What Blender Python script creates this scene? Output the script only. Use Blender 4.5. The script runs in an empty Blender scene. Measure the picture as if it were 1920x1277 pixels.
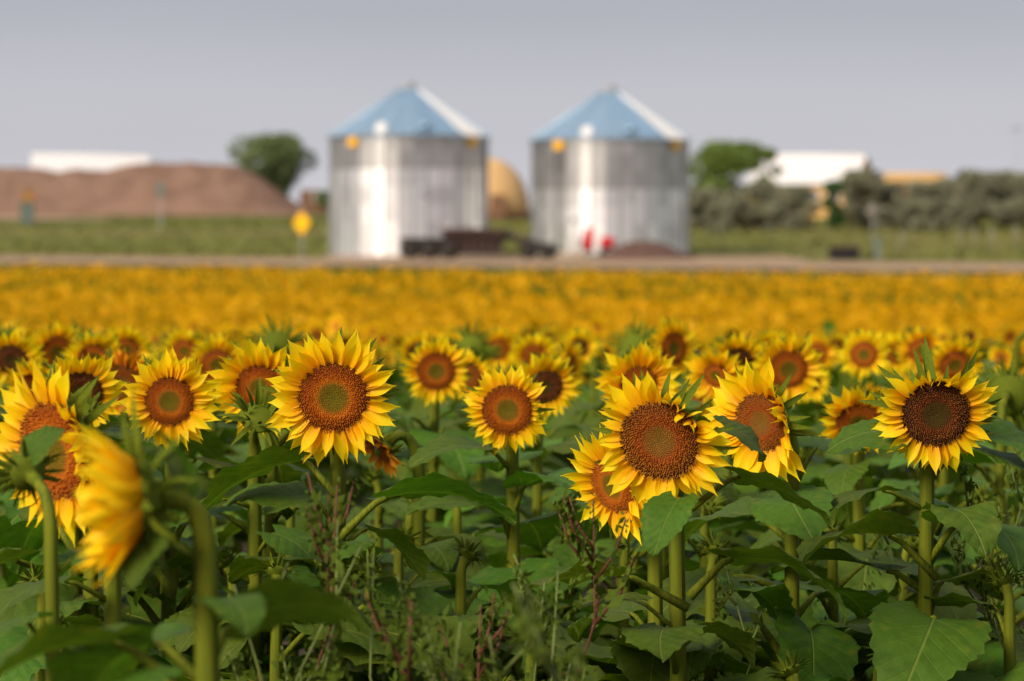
import bpy, math, random
import numpy as np
from mathutils import Matrix, Vector

# ------------------------------------------------------------------ camera, sky, sun, exposure
SC = bpy.context.scene
COL = SC.collection
F, HZ, ZC = 5333.33, 400.0, 1.75          # focal length in photo pixels, horizon row, eye height
R = math.radians

cam_d = bpy.data.cameras.new("camera")
cam_d.lens = 100.0
cam_d.sensor_width = 36.0
cam_d.shift_y = -(638.5 - HZ) / 1920.0
cam_d.clip_start = 0.1
cam_d.clip_end = 8000
cam_d.dof.use_dof = True
cam_d.dof.focus_distance = 5.5
cam_d.dof.aperture_fstop = 4.0
cam_d.dof.aperture_blades = 0
cam = bpy.data.objects.new("camera", cam_d)
cam.location = (0, 0, ZC)
cam.rotation_euler = (R(90), 0, 0)
COL.objects.link(cam)
SC.camera = cam

SUN_EL, SUN_AZ = R(34), R(-138)           # azimuth from +Y clockwise: behind the camera, to the left
sun_dir = Vector((math.sin(SUN_AZ) * math.cos(SUN_EL), math.cos(SUN_AZ) * math.cos(SUN_EL), math.sin(SUN_EL)))
W = bpy.data.worlds.new("World")
SC.world = W
W.use_nodes = True
nt = W.node_tree
nt.nodes.clear()
wo = nt.nodes.new("ShaderNodeOutputWorld")
bg = nt.nodes.new("ShaderNodeBackground")
bg.inputs["Strength"].default_value = 0.1
sky = nt.nodes.new("ShaderNodeTexSky")
sky.sky_type = "NISHITA"
sky.sun_disc = False
sky.sun_elevation = SUN_EL
sky.sun_rotation = SUN_AZ
sky.air_density = 1.0
sky.dust_density = 4.0
sky.ozone_density = 2.0
geo = nt.nodes.new("ShaderNodeTexCoord")
sep = nt.nodes.new("ShaderNodeSeparateXYZ")
ramp = nt.nodes.new("ShaderNodeValToRGB")
ramp.color_ramp.interpolation = "EASE"
el = ramp.color_ramp.elements
el[0].position = 0.0
el[0].color = (0.448, 0.442, 0.470, 1)
el[1].position = 1.0
el[1].color = (0.42, 0.424, 0.44, 1)
e = el.new(0.085)
e.color = (0.285, 0.287, 0.330, 1)
e = el.new(0.03)
e.color = (0.395, 0.393, 0.426, 1)
mul = nt.nodes.new("ShaderNodeVectorMath")
mul.operation = "SCALE"
mul.inputs["Scale"].default_value = 10.0
mix = nt.nodes.new("ShaderNodeMix")
mix.data_type = "RGBA"
mix.inputs["Factor"].default_value = 0.86    # smoke haze over the clear sky
nt.links.new(geo.outputs["Generated"], sep.inputs[0])
nt.links.new(sep.outputs["Z"], ramp.inputs[0])
nt.links.new(ramp.outputs["Color"], mul.inputs[0])
nt.links.new(sky.outputs["Color"], mix.inputs["A"])
nt.links.new(mul.outputs["Vector"], mix.inputs["B"])
wn = nt.nodes.new("ShaderNodeTexNoise")          # faint uneven haze
wn.inputs["Scale"].default_value = 2.2
wn.inputs["Detail"].default_value = 3.0
wmp = nt.nodes.new("ShaderNodeMapping")
wmp.inputs["Scale"].default_value = (1, 1, 3.5)
nt.links.new(geo.outputs["Generated"], wmp.inputs[0])
nt.links.new(wmp.outputs[0], wn.inputs["Vector"])
wr = nt.nodes.new("ShaderNodeMapRange")
wr.inputs["From Min"].default_value = 0.3
wr.inputs["From Max"].default_value = 0.7
wr.inputs["To Min"].default_value = 0.95
wr.inputs["To Max"].default_value = 1.045
nt.links.new(wn.outputs["Fac"], wr.inputs["Value"])
wm = nt.nodes.new("ShaderNodeVectorMath")
wm.operation = "SCALE"
nt.links.new(mix.outputs["Result"], wm.inputs[0])
nt.links.new(wr.outputs[0], wm.inputs["Scale"])
nt.links.new(wm.outputs["Vector"], bg.inputs["Color"])
nt.links.new(bg.outputs[0], wo.inputs[0])

sl = bpy.data.lights.new("sun", "SUN")
sl.energy = 2.65
sl.angle = R(22)
sl.color = (1.0, 0.88, 0.72)
so = bpy.data.objects.new("sun", sl)
so.rotation_euler = sun_dir.to_track_quat("Z", "Y").to_euler()
COL.objects.link(so)

SC.view_settings.view_transform = "Standard"
SC.view_settings.look = "None"
SC.view_settings.exposure = 0.68
SC.view_settings.gamma = 1.0
SC.view_settings.use_curve_mapping = False
SC.render.engine = "CYCLES"
SC.cycles.use_denoising = True
SC.cycles.max_bounces = 7
SC.cycles.diffuse_bounces = 4
SC.cycles.glossy_bounces = 3
SC.cycles.transmission_bounces = 4
SC.cycles.transparent_max_bounces = 4
SC.cycles.use_adaptive_sampling = True
SC.cycles.adaptive_threshold = 0.02
SC.cycles.sample_clamp_indirect = 4.0

rng = np.random.default_rng(7)
random.seed(7)


# ------------------------------------------------------------------ helpers
def P(u, v, d):
    """point of the place seen at photo pixel (u, v) at distance d"""
    return Vector(((u - 960.0) / F * d, d, ZC - (v - HZ) / F * d))


def sstep(a, b, x):
    t = np.clip((np.asarray(x, float) - a) / (b - a), 0, 1)
    return t * t * (3 - 2 * t)


PY = [-80, 9, 18, 26, 34, 45, 60, 90, 112, 119, 123.5, 140, 162, 200, 230, 260, 400, 6000]
PZ = [0, 0, -.35, -.72, -1.3, -2.15, -2.25, -2.2, -2.0, -1.93, -.62, -.50, -.45, .6, 1.18, 1.7, 1.7, 1.7]
SKEW = 0.46                                # the road and the field edge run askew to the view


def qcoord(x, y):
    w = sstep(60, 95, y) * (1 - sstep(165, 215, y))
    return np.asarray(y, float) + SKEW * np.clip(x, -70, 70) * w


def gz(x, y):
    return np.interp(qcoord(x, y), PY, PZ)


def gzf(x, y):
    return float(gz(x, y))


class MB:
    """collects geometry for one mesh"""
    def __init__(s):
        s.v, s.f, s.m, s.uv, s.n = [], [], [], [], 0
        s.a = {}

    def add(s, v, f, mi=0, uv=None, **attrs):
        v = np.asarray(v, float).reshape(-1, 3)
        s.v.append(v)
        s.f.extend([tuple(int(i) + s.n for i in q) for q in f])
        s.m.extend([mi] * len(f))
        s.uv.append(np.zeros((len(v), 2)) if uv is None else np.asarray(uv, float))
        for k, val in attrs.items():
            s.a.setdefault(k, []).append((s.n, np.broadcast_to(np.asarray(val, float), (len(v),))))
        s.n += len(v)
        return s

    def box(s, c, size, mi=0, rz=0.0, ry=0.0):
        x, y, z = [k / 2 for k in size]
        v = np.array([[a, b, d] for a in (-x, x) for b in (-y, y) for d in (-z, z)])
        if ry:
            v = v @ np.array(Matrix.Rotation(ry, 3, "Y")).T
        if rz:
            v = v @ np.array(Matrix.Rotation(rz, 3, "Z")).T
        s.add(v + np.array(c), [(0, 1, 3, 2), (4, 6, 7, 5), (0, 4, 5, 1), (2, 3, 7, 6), (0, 2, 6, 4), (1, 5, 7, 3)], mi)
        return s

    def tube(s, pts, rad, n=10, mi=0, ridge=0.0, caps=True):
        pts = np.asarray(pts, float)
        k = len(pts)
        rad = np.broadcast_to(np.asarray(rad, float), (k,))
        tg = np.gradient(pts, axis=0)
        tg /= np.linalg.norm(tg, axis=1)[:, None] + 1e-12
        ref = np.array([1.0, 0, 0]) if abs(tg[0][0]) < 0.8 else np.array([0, 1.0, 0])
        rings, uvs = [], []
        ang = np.linspace(0, 2 * math.pi, n, endpoint=False)
        rr = 1 + ridge * np.where(np.arange(n) % 2 == 0, 1, -1)
        for i in range(k):
            ref = ref - tg[i] * np.dot(ref, tg[i])
            ref /= np.linalg.norm(ref)
            b = np.cross(tg[i], ref)
            rings.append(pts[i] + rad[i] * (np.outer(np.cos(ang) * rr, ref) + np.outer(np.sin(ang) * rr, b)))
            uvs.append(np.stack([ang / 6.283, np.full(n, i / max(1, k - 1))], 1))
        f = [(i * n + j, i * n + (j + 1) % n, (i + 1) * n + (j + 1) % n, (i + 1) * n + j) for i in range(k - 1) for j in range(n)]
        if caps:
            f += [tuple(range(n))[::-1], tuple((k - 1) * n + j for j in range(n))]
        s.add(np.concatenate(rings), f, mi, np.concatenate(uvs))
        return s

    def lathe(s, prof, n=24, mi=0, c=(0, 0, 0), axis="Z"):
        ang = np.linspace(0, 2 * math.pi, n, endpoint=False)
        v = np.concatenate([np.stack([r * np.cos(ang), r * np.sin(ang), np.full(n, z)], 1) for r, z in prof])
        if axis == "X":
            v = v[:, [2, 0, 1]]
        if axis == "Y":
            v = v[:, [1, 2, 0]]
        k = len(prof)
        f = [(i * n + j, i * n + (j + 1) % n, (i + 1) * n + (j + 1) % n, (i + 1) * n + j) for i in range(k - 1) for j in range(n)]
        if prof[0][0] > 1e-6:
            f.append(tuple(range(n))[::-1])
        if prof[-1][0] > 1e-6:
            f.append(tuple((k - 1) * n + j for j in range(n)))
        s.add(v + np.array(c), f, mi)
        return s

    def mesh(s, name, mats, smooth=True):
        me = bpy.data.meshes.new(name)
        v = np.concatenate(s.v)
        me.from_pydata(v.tolist(), [], s.f)
        for m in (mats if isinstance(mats, (list, tuple)) else [mats]):
            me.materials.append(m)
        me.polygons.foreach_set("material_index", np.array(s.m, dtype=np.int32))
        me.polygons.foreach_set("use_smooth", np.full(len(s.f), smooth))
        uv = np.concatenate(s.uv)
        lay = me.uv_layers.new(name="uv")
        li = np.empty(len(me.loops), dtype=np.int32)
        me.loops.foreach_get("vertex_index", li)
        lay.data.foreach_set("uv", uv[li].astype(np.float32).ravel())
        for k, chunks in s.a.items():
            arr = np.zeros(s.n, dtype=np.float32)
            for st, val in chunks:
                arr[st:st + len(val)] = val
            at = me.attributes.new(k, "FLOAT", "POINT")
            at.data.foreach_set("value", arr)
        me.update()
        return me


def ob(name, data, parent=None, M=None):
    o = bpy.data.objects.new(name, data)
    COL.objects.link(o)
    if parent is not None:
        o.parent = parent
    if M is not None:
        o.matrix_basis = M
    return o


def tag(o, label=None, cat=None, group=None, kind=None):
    if label:
        o["label"] = label
    if cat:
        o["category"] = cat
    if group:
        o["group"] = group
    if kind:
        o["kind"] = kind
    return o


def T(*a):
    return Matrix.Translation(Vector(a))


# ------------------------------------------------------------------ materials
class NG:
    def __init__(s, name):
        s.m = bpy.data.materials.new(name)
        s.m.use_nodes = True
        s.t = s.m.node_tree
        s.t.nodes.clear()
        s.out = s.t.nodes.new("ShaderNodeOutputMaterial")

    def n(s, typ, **kw):
        nd = s.t.nodes.new(typ)
        for k, v in kw.items():
            setattr(nd, k, v)
        return nd

    def l(s, a, b):
        s.t.links.new(a, b)

    def math(s, op, a, b=None, clamp=False):
        nd = s.n("ShaderNodeMath", operation=op, use_clamp=clamp)
        for i, x in enumerate((a, b)):
            if x is None:
                continue
            if isinstance(x, (int, float)):
                nd.inputs[i].default_value = x
            else:
                s.l(x, nd.inputs[i])
        return nd.outputs[0]

    def ramp(s, fac, stops, interp="LINEAR"):
        nd = s.n("ShaderNodeValToRGB")
        cr = nd.color_ramp
        cr.interpolation = interp
        while len(cr.elements) < len(stops):
            cr.elements.new(0.5)
        for e_, (p, c) in zip(cr.elements, stops):
            e_.position = p
            e_.color = (*c, 1) if len(c) == 3 else c
        s.l(fac, nd.inputs[0])
        return nd.outputs["Color"]

    def mix(s, fac, a, b, blend="MIX"):
        nd = s.n("ShaderNodeMix", data_type="RGBA", blend_type=blend)
        for k, x in (("Factor", fac), ("A", a), ("B", b)):
            if isinstance(x, (int, float)):
                nd.inputs[k].default_value = x
            elif isinstance(x, tuple):
                nd.inputs[k].default_value = (*x, 1)
            else:
                s.l(x, nd.inputs[k])
        return nd.outputs["Result"]

    def noise(s, scale, detail=3.0, rough=0.55, vec=None, vscale=None):
        nd = s.n("ShaderNodeTexNoise")
        nd.inputs["Scale"].default_value = scale
        nd.inputs["Detail"].default_value = detail
        nd.inputs["Roughness"].default_value = rough
        src = vec or s.n("ShaderNodeTexCoord").outputs["Object"]
        if vscale:
            mp = s.n("ShaderNodeMapping")
            mp.inputs["Scale"].default_value = vscale
            s.l(src, mp.inputs[0])
            src = mp.outputs[0]
        s.l(src, nd.inputs["Vector"])
        return nd.outputs["Fac"]

    def bsdf(s, color, rough=0.6, metal=0.0, spec=0.4, bump=None, bstr=0.3, bdist=0.01, transl=0.0, tcol=None, sheen=0.0):
        p = s.n("ShaderNodeBsdfPrincipled")
        for k, x in (("Base Color", color), ("Roughness", rough), ("Metallic", metal), ("Specular IOR Level", spec), ("Sheen Weight", sheen)):
            if isinstance(x, (int, float)):
                p.inputs[k].default_value = x
            elif isinstance(x, tuple):
                p.inputs[k].default_value = (*x, 1)
            else:
                s.l(x, p.inputs[k])
        if bump is not None:
            b = s.n("ShaderNodeBump")
            b.inputs["Strength"].default_value = bstr
            b.inputs["Distance"].default_value = bdist
            s.l(bump, b.inputs["Height"])
            s.l(b.outputs[0], p.inputs["Normal"])
        sh = p.outputs[0]
        if transl > 0:
            t = s.n("ShaderNodeBsdfTranslucent")
            tc = tcol if tcol is not None else color
            if isinstance(tc, tuple):
                t.inputs[0].default_value = (*tc, 1)
            else:
                s.l(tc, t.inputs[0])
            mx = s.n("ShaderNodeMixShader")
            mx.inputs[0].default_value = transl
            s.l(sh, mx.inputs[1])
            s.l(t.outputs[0], mx.inputs[2])
            sh = mx.outputs[0]
        s.l(sh, s.out.inputs[0])
        return s.m

    def rand(s):
        return s.n("ShaderNodeObjectInfo").outputs["Random"]

    def attr(s, name):
        return s.n("ShaderNodeAttribute", attribute_name=name).outputs["Fac"]

    def uv(s):
        sp = s.n("ShaderNodeSeparateXYZ")
        s.l(s.n("ShaderNodeTexCoord").outputs["UV"], sp.inputs[0])
        return sp.outputs["X"], sp.outputs["Y"]


def simple(name, c1, c2=None, scale=6.0, rough=0.7, metal=0.0, spec=0.3, bstr=0.2, bdist=0.01, rnd=0.0, vscale=None):
    g = NG(name)
    c2 = c2 or tuple(k * 0.72 for k in c1)
    nz = g.noise(scale, 4.0, vscale=vscale)
    col = g.ramp(nz, [(0.3, c2), (0.7, c1)])
    if rnd:
        f = g.math("ADD", g.math("MULTIPLY", g.rand(), 2 * rnd), 1 - rnd)
        hv = g.n("ShaderNodeHueSaturation")
        g.l(f, hv.inputs["Value"])
        g.l(col, hv.inputs["Color"])
        col = hv.outputs[0]
    return g.bsdf(col, rough, metal, spec, nz, bstr, bdist)


def mk_petal(name, base, mid, tip, tr=0.3):
    g = NG(name)
    u, v = g.uv()
    comb = g.n("ShaderNodeCombineXYZ")
    g.l(u, comb.inputs[0])
    g.l(v, comb.inputs[1])
    st = g.noise(1.0, 2.0, vec=comb.outputs[0], vscale=(16, 1.6, 1))
    vv = g.math("ADD", v, g.math("MULTIPLY", g.math("SUBTRACT", st, 0.5), 0.28))
    c = g.ramp(vv, [(0.0, base), (0.24, tuple((a + b) / 2 for a, b in zip(base, mid))), (0.5, mid), (1.0, tip)])
    r = g.rand()
    hv = g.n("ShaderNodeHueSaturation")
    g.l(g.math("ADD", g.math("MULTIPLY", r, 0.02), 0.49), hv.inputs["Hue"])
    g.l(g.math("ADD", g.math("MULTIPLY", st, 0.30), 0.86), hv.inputs["Value"])
    g.l(c, hv.inputs["Color"])
    return g.bsdf(hv.outputs[0], 0.55, 0, 0.2, st, 0.25, 0.002, tr)


PETAL = mk_petal("petal_yellow", (0.92, 0.42, 0.002), (0.98, 0.66, 0.003), (0.99, 0.74, 0.010), 0.42)
PETAL_OLD = mk_petal("petal_orange", (0.55, 0.13, 0.004), (0.78, 0.30, 0.006), (0.82, 0.38, 0.01))
PETAL_FAR = mk_petal("petal_far", (0.86, 0.36, 0.002), (0.96, 0.50, 0.002), (0.97, 0.54, 0.003), 0.35)


def mk_disc(name, base, tip):
    g = NG(name)
    rad = g.attr("rad")
    tf = g.attr("tipf")
    nz = g.noise(90, 2.0)
    rr = g.math("ADD", rad, g.math("MULTIPLY", g.math("SUBTRACT", nz, 0.5), 0.10))
    cb = g.ramp(rr, base)
    ct = g.ramp(rr, tip)
    c = g.mix(g.math("POWER", tf, 1.3), cb, ct)
    return g.bsdf(c, 0.7, 0, 0.2)


DISC = [
    mk_disc("disc_orange", [(0, (.12, .095, .001)), (.36, (.15, .09, .003)), (.52, (.42, .105, .003)), (.75, (.30, .062, .003)), (1, (.13, .034, .004))],
            [(0, (.18, .155, .003)), (.36, (.27, .155, .004)), (.52, (.66, .20, .006)), (.75, (.60, .16, .008)), (1, (.50, .16, .012))]),
    mk_disc("disc_dark", [(0, (.05, .036, .003)), (.38, (.06, .03, .004)), (.5, (.11, .022, .004)), (.7, (.05, .012, .004)), (1, (.025, .007, .003))],
            [(0, (.11, .08, .005)), (.38, (.13, .06, .006)), (.5, (.32, .085, .010)), (.72, (.36, .12, .02)), (1, (.18, .055, .010))]),
    mk_disc("disc_tan", [(0, (.15, .075, .008)), (.35, (.16, .06, .006)), (.46, (.22, .045, .004)), (.65, (.20, .045, .004)), (1, (.085, .022, .004))],
            [(0, (.36, .19, .012)), (.35, (.38, .17, .01)), (.46, (.52, .12, .006)), (.65, (.55, .18, .015)), (1, (.52, .21, .025))]),
]


def mk_leaf(name, c1, c2, vein, tr=0.18):
    g = NG(name)
    u, v = g.uv()
    au = g.math("ABSOLUTE", g.math("SUBTRACT", g.math("MULTIPLY", u, 2.0), 1.0))
    mid = g.math("SUBTRACT", 1.0, g.math("DIVIDE", au, 0.028), True)
    ph = g.math("MULTIPLY", g.math("SUBTRACT", v, g.math("MULTIPLY", g.math("POWER", au, 0.8), 0.42)), 6.5)
    fr = g.math("ABSOLUTE", g.math("SUBTRACT", g.math("FRACT", g.math("ADD", ph, 10.0)), 0.5))
    side = g.math("SUBTRACT", 1.0, g.math("DIVIDE", fr, 0.05), True)
    side = g.math("MULTIPLY", side, g.math("SUBTRACT", 1.0, au, True))
    vm = g.math("MAXIMUM", mid, g.math("MULTIPLY", side, 0.55))
    nz = g.noise(14, 4.0)
    fine = g.noise(120, 2.0)
    c = g.ramp(nz, [(0.3, c2), (0.72, c1)])
    blot = g.math("MULTIPLY", g.math("SUBTRACT", g.noise(9, 3.0), 0.52, True), 5.0, True)   # yellowing near the margin
    c = g.mix(g.math("MULTIPLY", g.math("MULTIPLY", blot, g.math("POWER", au, 1.5)), 0.8), c, (0.20, 0.19, 0.02))
    c = g.mix(g.math("MULTIPLY", vm, 0.8), c, vein)
    hv = g.n("ShaderNodeHueSaturation")
    r = g.rand()
    g.l(g.math("ADD", g.math("MULTIPLY", r, 0.05), 0.465), hv.inputs["Hue"])
    g.l(g.math("ADD", g.math("MULTIPLY", r, 0.35), 0.82), hv.inputs["Value"])
    g.l(c, hv.inputs["Color"])
    hgt = g.math("ADD", g.math("MULTIPLY", vm, -0.8), g.math("ADD", g.math("MULTIPLY", fr, 0.7), g.math("MULTIPLY", fine, 0.25)))
    tc = g.mix(1.0, hv.outputs[0], (1.3, 1.5, 0.5), "MULTIPLY")
    return g.bsdf(hv.outputs[0], 0.56, 0, 0.17, hgt, 0.55, 0.006, tr, tc)


LEAF = mk_leaf("leaf_green", (0.080, 0.155, 0.013), (0.050, 0.110, 0.008), (0.20, 0.25, 0.042), 0.28)
LEAF_FAR = mk_leaf("leaf_far", (0.095, 0.175, 0.012), (0.06, 0.125, 0.008), (0.10, 0.16, 0.04))
BRACT = simple("bract_green", (0.13, 0.155, 0.010), (0.07, 0.10, 0.006), 30, 0.75, spec=0.08, rnd=0.12)
STEM = simple("stem_green", (0.175, 0.185, 0.010), (0.055, 0.085, 0.005), 60, 0.7, spec=0.12, vscale=(1, 1, 0.06), rnd=0.1)
WEED_STEM = simple("weed_stem_red", (0.15, 0.035, 0.02), (0.09, 0.045, 0.016), 25, 0.6)
WEED_STEM_G = simple("weed_stem_green", (0.15, 0.19, 0.035), (0.10, 0.13, 0.03), 25, 0.6)
WEED = simple("weed_green", (0.075, 0.11, 0.010), (0.045, 0.07, 0.006), 40, 0.75, spec=0.08, rnd=0.15)

# ground
g = NG("ground_earth")
tc = g.n("ShaderNodeTexCoord").outputs["Object"]
att = g.attr("zone")
soil = g.ramp(g.noise(3, 5, vec=tc), [(0.3, (0.055, 0.04, 0.025)), (0.7, (0.10, 0.075, 0.05))])
big = g.noise(0.05, 4.0, 0.6, vec=tc, vscale=(0.35, 1.6, 1))
fine = g.noise(1.6, 4.0, 0.6, vec=tc)
gr = g.ramp(big, [(0.34, (0.085, 0.11, 0.022)), (0.46, (0.16, 0.175, 0.03)), (0.56, (0.20, 0.17, 0.05)), (0.68, (0.27, 0.21, 0.085))])
gr = g.mix(g.math("MULTIPLY", fine, 0.55), gr, (0.045, 0.06, 0.016))
col = g.mix(att, soil, gr)
GROUND = g.bsdf(col, 0.9, 0, 0.1, fine, 0.5, 0.1)
GRAVEL = simple("gravel_road", (0.38, 0.262, 0.165), (0.29, 0.20, 0.125), 0.5, 0.9, spec=0.1, bstr=0.4, bdist=0.03, vscale=(0.2, 1.5, 1))
g = NG("brown_gravel")
a1 = g.noise(0.35, 5, 0.6, vscale=(1.3, 1, 0.35))
a2 = g.noise(6, 4, 0.7)
c = g.ramp(a1, [(0.28, (0.17, 0.10, 0.072)), (0.5, (0.275, 0.165, 0.115)), (0.75, (0.34, 0.21, 0.15))])
c = g.mix(g.math("MULTIPLY", a2, 0.4), c, (0.19, 0.11, 0.08))
MOUND = g.bsdf(c, 0.95, 0, 0.05, a2, 0.7, 0.2)
MOUND2 = simple("dark_gravel", (0.15, 0.085, 0.065), (0.09, 0.055, 0.045), 3, 0.95, spec=0.05, bstr=0.6, bdist=0.08)


def metal(name, c, rough, var):
    g = NG(name)
    nz = g.noise(0.9, 4, 0.6, vscale=(4, 4, 0.5))
    f = g.math("ADD", g.math("MULTIPLY", g.rand(), var), 1 - var / 2)
    f = g.math("MULTIPLY", f, g.math("ADD", g.math("MULTIPLY", nz, 0.3), 0.85))
    hv = g.n("ShaderNodeHueSaturation")
    hv.inputs["Color"].default_value = (*c, 1)
    g.l(f, hv.inputs["Value"])
    rg = g.math("ADD", g.math("MULTIPLY", nz, 0.15), rough)
    return g.bsdf(hv.outputs[0], rg, 0.86, 0.5)


GALV = metal("galvanized_bright", (0.88, 0.88, 0.89), 0.27, 0.42)
GALV_D = metal("galvanized_dull", (0.50, 0.495, 0.495), 0.30, 0.3)
ROOF_BLUE = metal("roof_blue_steel", (0.38, 0.53, 0.66), 0.42, 0.16)
ROOF_WHITE = simple("roof_white_steel", (0.76, 0.73, 0.715), (0.70, 0.67, 0.655), 2, 0.45)  # white barn roofs, and the sky reflection painted onto the silo roofs
WHITE = simple("white_paint", (0.82, 0.79, 0.77), (0.72, 0.70, 0.68), 1.5, 0.55)
TANWALL = simple("ochre_steel_wall", (0.66, 0.40, 0.14), (0.56, 0.33, 0.11), 0.6, 0.6, vscale=(3, 3, 0.4))
DOME = simple("tan_dome_coating", (0.68, 0.42, 0.18), (0.58, 0.35, 0.15), 0.7, 0.6)
BROWN = simple("brown_steel", (0.22, 0.11, 0.06), None, 2, 0.7)
YELLOW = simple("sign_yellow", (0.92, 0.50, 0.008), (0.86, 0.44, 0.006), 4, 0.45)
RED = simple("red_paint", (0.62, 0.012, 0.02), (0.48, 0.01, 0.016), 6, 0.4)
DARK = simple("dark_steel", (0.035, 0.028, 0.028), (0.055, 0.035, 0.03), 4, 0.6)
RUST = simple("rusty_steel", (0.11, 0.055, 0.04), (0.06, 0.035, 0.03), 3, 0.8)
RUBBER = simple("tyre_rubber", (0.025, 0.022, 0.02), (0.035, 0.03, 0.026), 10, 0.85)
GREY = simple("grey_steel", (0.40, 0.40, 0.42), (0.33, 0.33, 0.35), 4, 0.5)
GREYGREEN = simple("grey_green_panel", (0.16, 0.21, 0.18), (0.12, 0.16, 0.14), 4, 0.6)
GREENBOX = simple("dark_green_paint", (0.05, 0.085, 0.06), None, 3, 0.6)
ORANGEP = simple("orange_paint", (0.50, 0.23, 0.05), None, 3, 0.6)
PALLET = simple("pale_wood", (0.68, 0.50, 0.34), (0.56, 0.40, 0.27), 6, 0.8)
BLACKTANK = simple("black_plastic", (0.022, 0.018, 0.02), None, 5, 0.5)
BARK = simple("bark", (0.13, 0.10, 0.07), (0.07, 0.055, 0.04), 6, 0.9, bstr=0.6, bdist=0.03)
FOL_TREE = simple("leaf_elm", (0.17, 0.22, 0.08), (0.085, 0.12, 0.042), 1.4, 0.6)
FOL_BRIGHT = simple("leaf_willow", (0.18, 0.25, 0.045), (0.09, 0.14, 0.025), 1.2, 0.6)
FOL_OLIVE = simple("leaf_grey_olive", (0.29, 0.285, 0.18), (0.135, 0.14, 0.085), 1.0, 0.6)
FOL_SHRUB = simple("leaf_green_shrub", (0.05, 0.12, 0.025), (0.03, 0.075, 0.016), 1.4, 0.6)
GRASS = simple("grass_blade", (0.21, 0.185, 0.05), (0.10, 0.125, 0.024), 0.14, 0.8, vscale=(0.25, 1.6, 1))

# ------------------------------------------------------------------ the setting: ground, road, lane, mounds
xs = np.concatenate([[-3000, -1200, -500, -200, -110], np.linspace(-80, 80, 65), [110, 200, 500, 1200, 3000]])
ys = np.concatenate([[-80, -30, -8], np.linspace(0, 60, 31), np.linspace(62, 215, 110), np.linspace(220, 300, 20), [340, 420, 600, 1000, 2000, 4000, 6000]])
gx, gy = np.meshgrid(xs, ys, indexing="ij")
gv = np.stack([gx.ravel(), gy.ravel(), gz(gx, gy).ravel()], 1)
ny = len(ys)
gf = [(i * ny + j, (i + 1) * ny + j, (i + 1) * ny + j + 1, i * ny + j + 1) for i in range(len(xs) - 1) for j in range(ny - 1)]
mb = MB()
mb.add(gv, gf, zone=sstep(119.5, 122.5, qcoord(gv[:, 0], gv[:, 1])))
tag(ob("ground", mb.mesh("ground", GROUND)), kind="structure")


def strip(name, x0, x1, f0, f1, mat, lift=0.012, nx=60, nyy=6):
    v, fc = [], []
    for i, x in enumerate(np.linspace(x0, x1, nx)):
        a, b = f0(x), f1(x)
        for t in np.linspace(0, 1, nyy):
            y = a + (b - a) * t
            v.append((x, y, gzf(x, y) + lift + 0.03 * math.sin(math.pi * t)))
    fc = [(i * nyy + j, (i + 1) * nyy + j, (i + 1) * nyy + j + 1, i * nyy + j + 1) for i in range(nx - 1) for j in range(nyy - 1)]
    m = MB()
    m.add(v, fc)
    return tag(ob(name, m.mesh(name, mat)), kind="structure")


strip("road", -68, 68, lambda x: 123.8 - SKEW * x, lambda x: 138.5 - SKEW * x, GRAVEL, 0.03, 160)
strip("silo_yard", -9.5, 14, lambda x: 138.6 - SKEW * x, lambda x: 147.5 - SKEW * x * .4 + 0.5 * math.sin(x), GRAVEL, 0.022, 60)
strip("lane", -78, -33.5, lambda x: 233 + 0.8 * math.sin(x * .2), lambda x: 250 - 11 * float(sstep(-42, -33.5, x)), GRAVEL, 0.03, 40)


def heap(name, ufun, u0, u1, d, depth, base_v, mat, label, seed, nx=110, nyy=30, amp=0.12):
    """a heaped pile whose crest line follows ufun(u) rows of the photo at distance d"""
    rg = np.random.default_rng(seed)
    us = np.linspace(u0, u1, nx)
    top = ZC - (np.array([ufun(u) for u in us]) - HZ) / F * d
    X = (us - 960) / F * d
    ts = np.linspace(-1, 1, nyy)
    v = []
    ph = rg.uniform(0, 6.28, 12)
    for i in range(nx):
        for t in ts:
            y = d + t * depth
            b = gzf(X[i], y) - 0.1
            k = max(0.0, 1 - abs(t) ** 1.35)
            nzv = sum(math.sin(X[i] * (0.7 + .55 * q) + t * (2 + 1.7 * q) + ph[q]) / (1 + .6 * q) for q in range(9)) * amp
            h = max(0, top[i] - b)
            v.append((X[i] + 0.3 * nzv, y, b + h * k + nzv * min(1, h) * (k ** .5) * .55))
    f = [(i * nyy + j, (i + 1) * nyy + j, (i + 1) * nyy + j + 1, i * nyy + j + 1) for i in range(nx - 1) for j in range(nyy - 1)]
    m = MB()
    m.add(v, f)
    return tag(ob(name, m.mesh(name, mat)), label, "gravel pile")


mu = [-420, -300, -180, -80, 0, 60, 110, 150, 200, 250, 300, 380, 430, 480, 520, 548, 568, 590]
mv = [398, 360, 330, 316, 311, 315, 321, 316, 317, 308, 304, 304, 309, 327, 353, 374, 391, 402]
heap("gravel_mound", lambda u: np.interp(u, mu, mv), -420, 590, 264, 13, 398, MOUND, "long brown gravel mound on the left below the white roof", 3)
pu = [1085, 1120, 1150, 1175, 1210, 1245, 1280, 1310, 1335]
pv = [491, 483, 466, 454, 450, 456, 472, 484, 491]
heap("gravel_heap", lambda u: np.interp(u, pu, pv), 1085, 1335, 139.5, 2.6, 488, MOUND2, "small dark brown gravel heap in front of the silo with the red fan", 5, 60, 20, 0.05)

# ------------------------------------------------------------------ grain silos
SR, SH, NRING, NCOL = 4.16, 6.42, 7, 36
RH = SH / NRING


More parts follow.
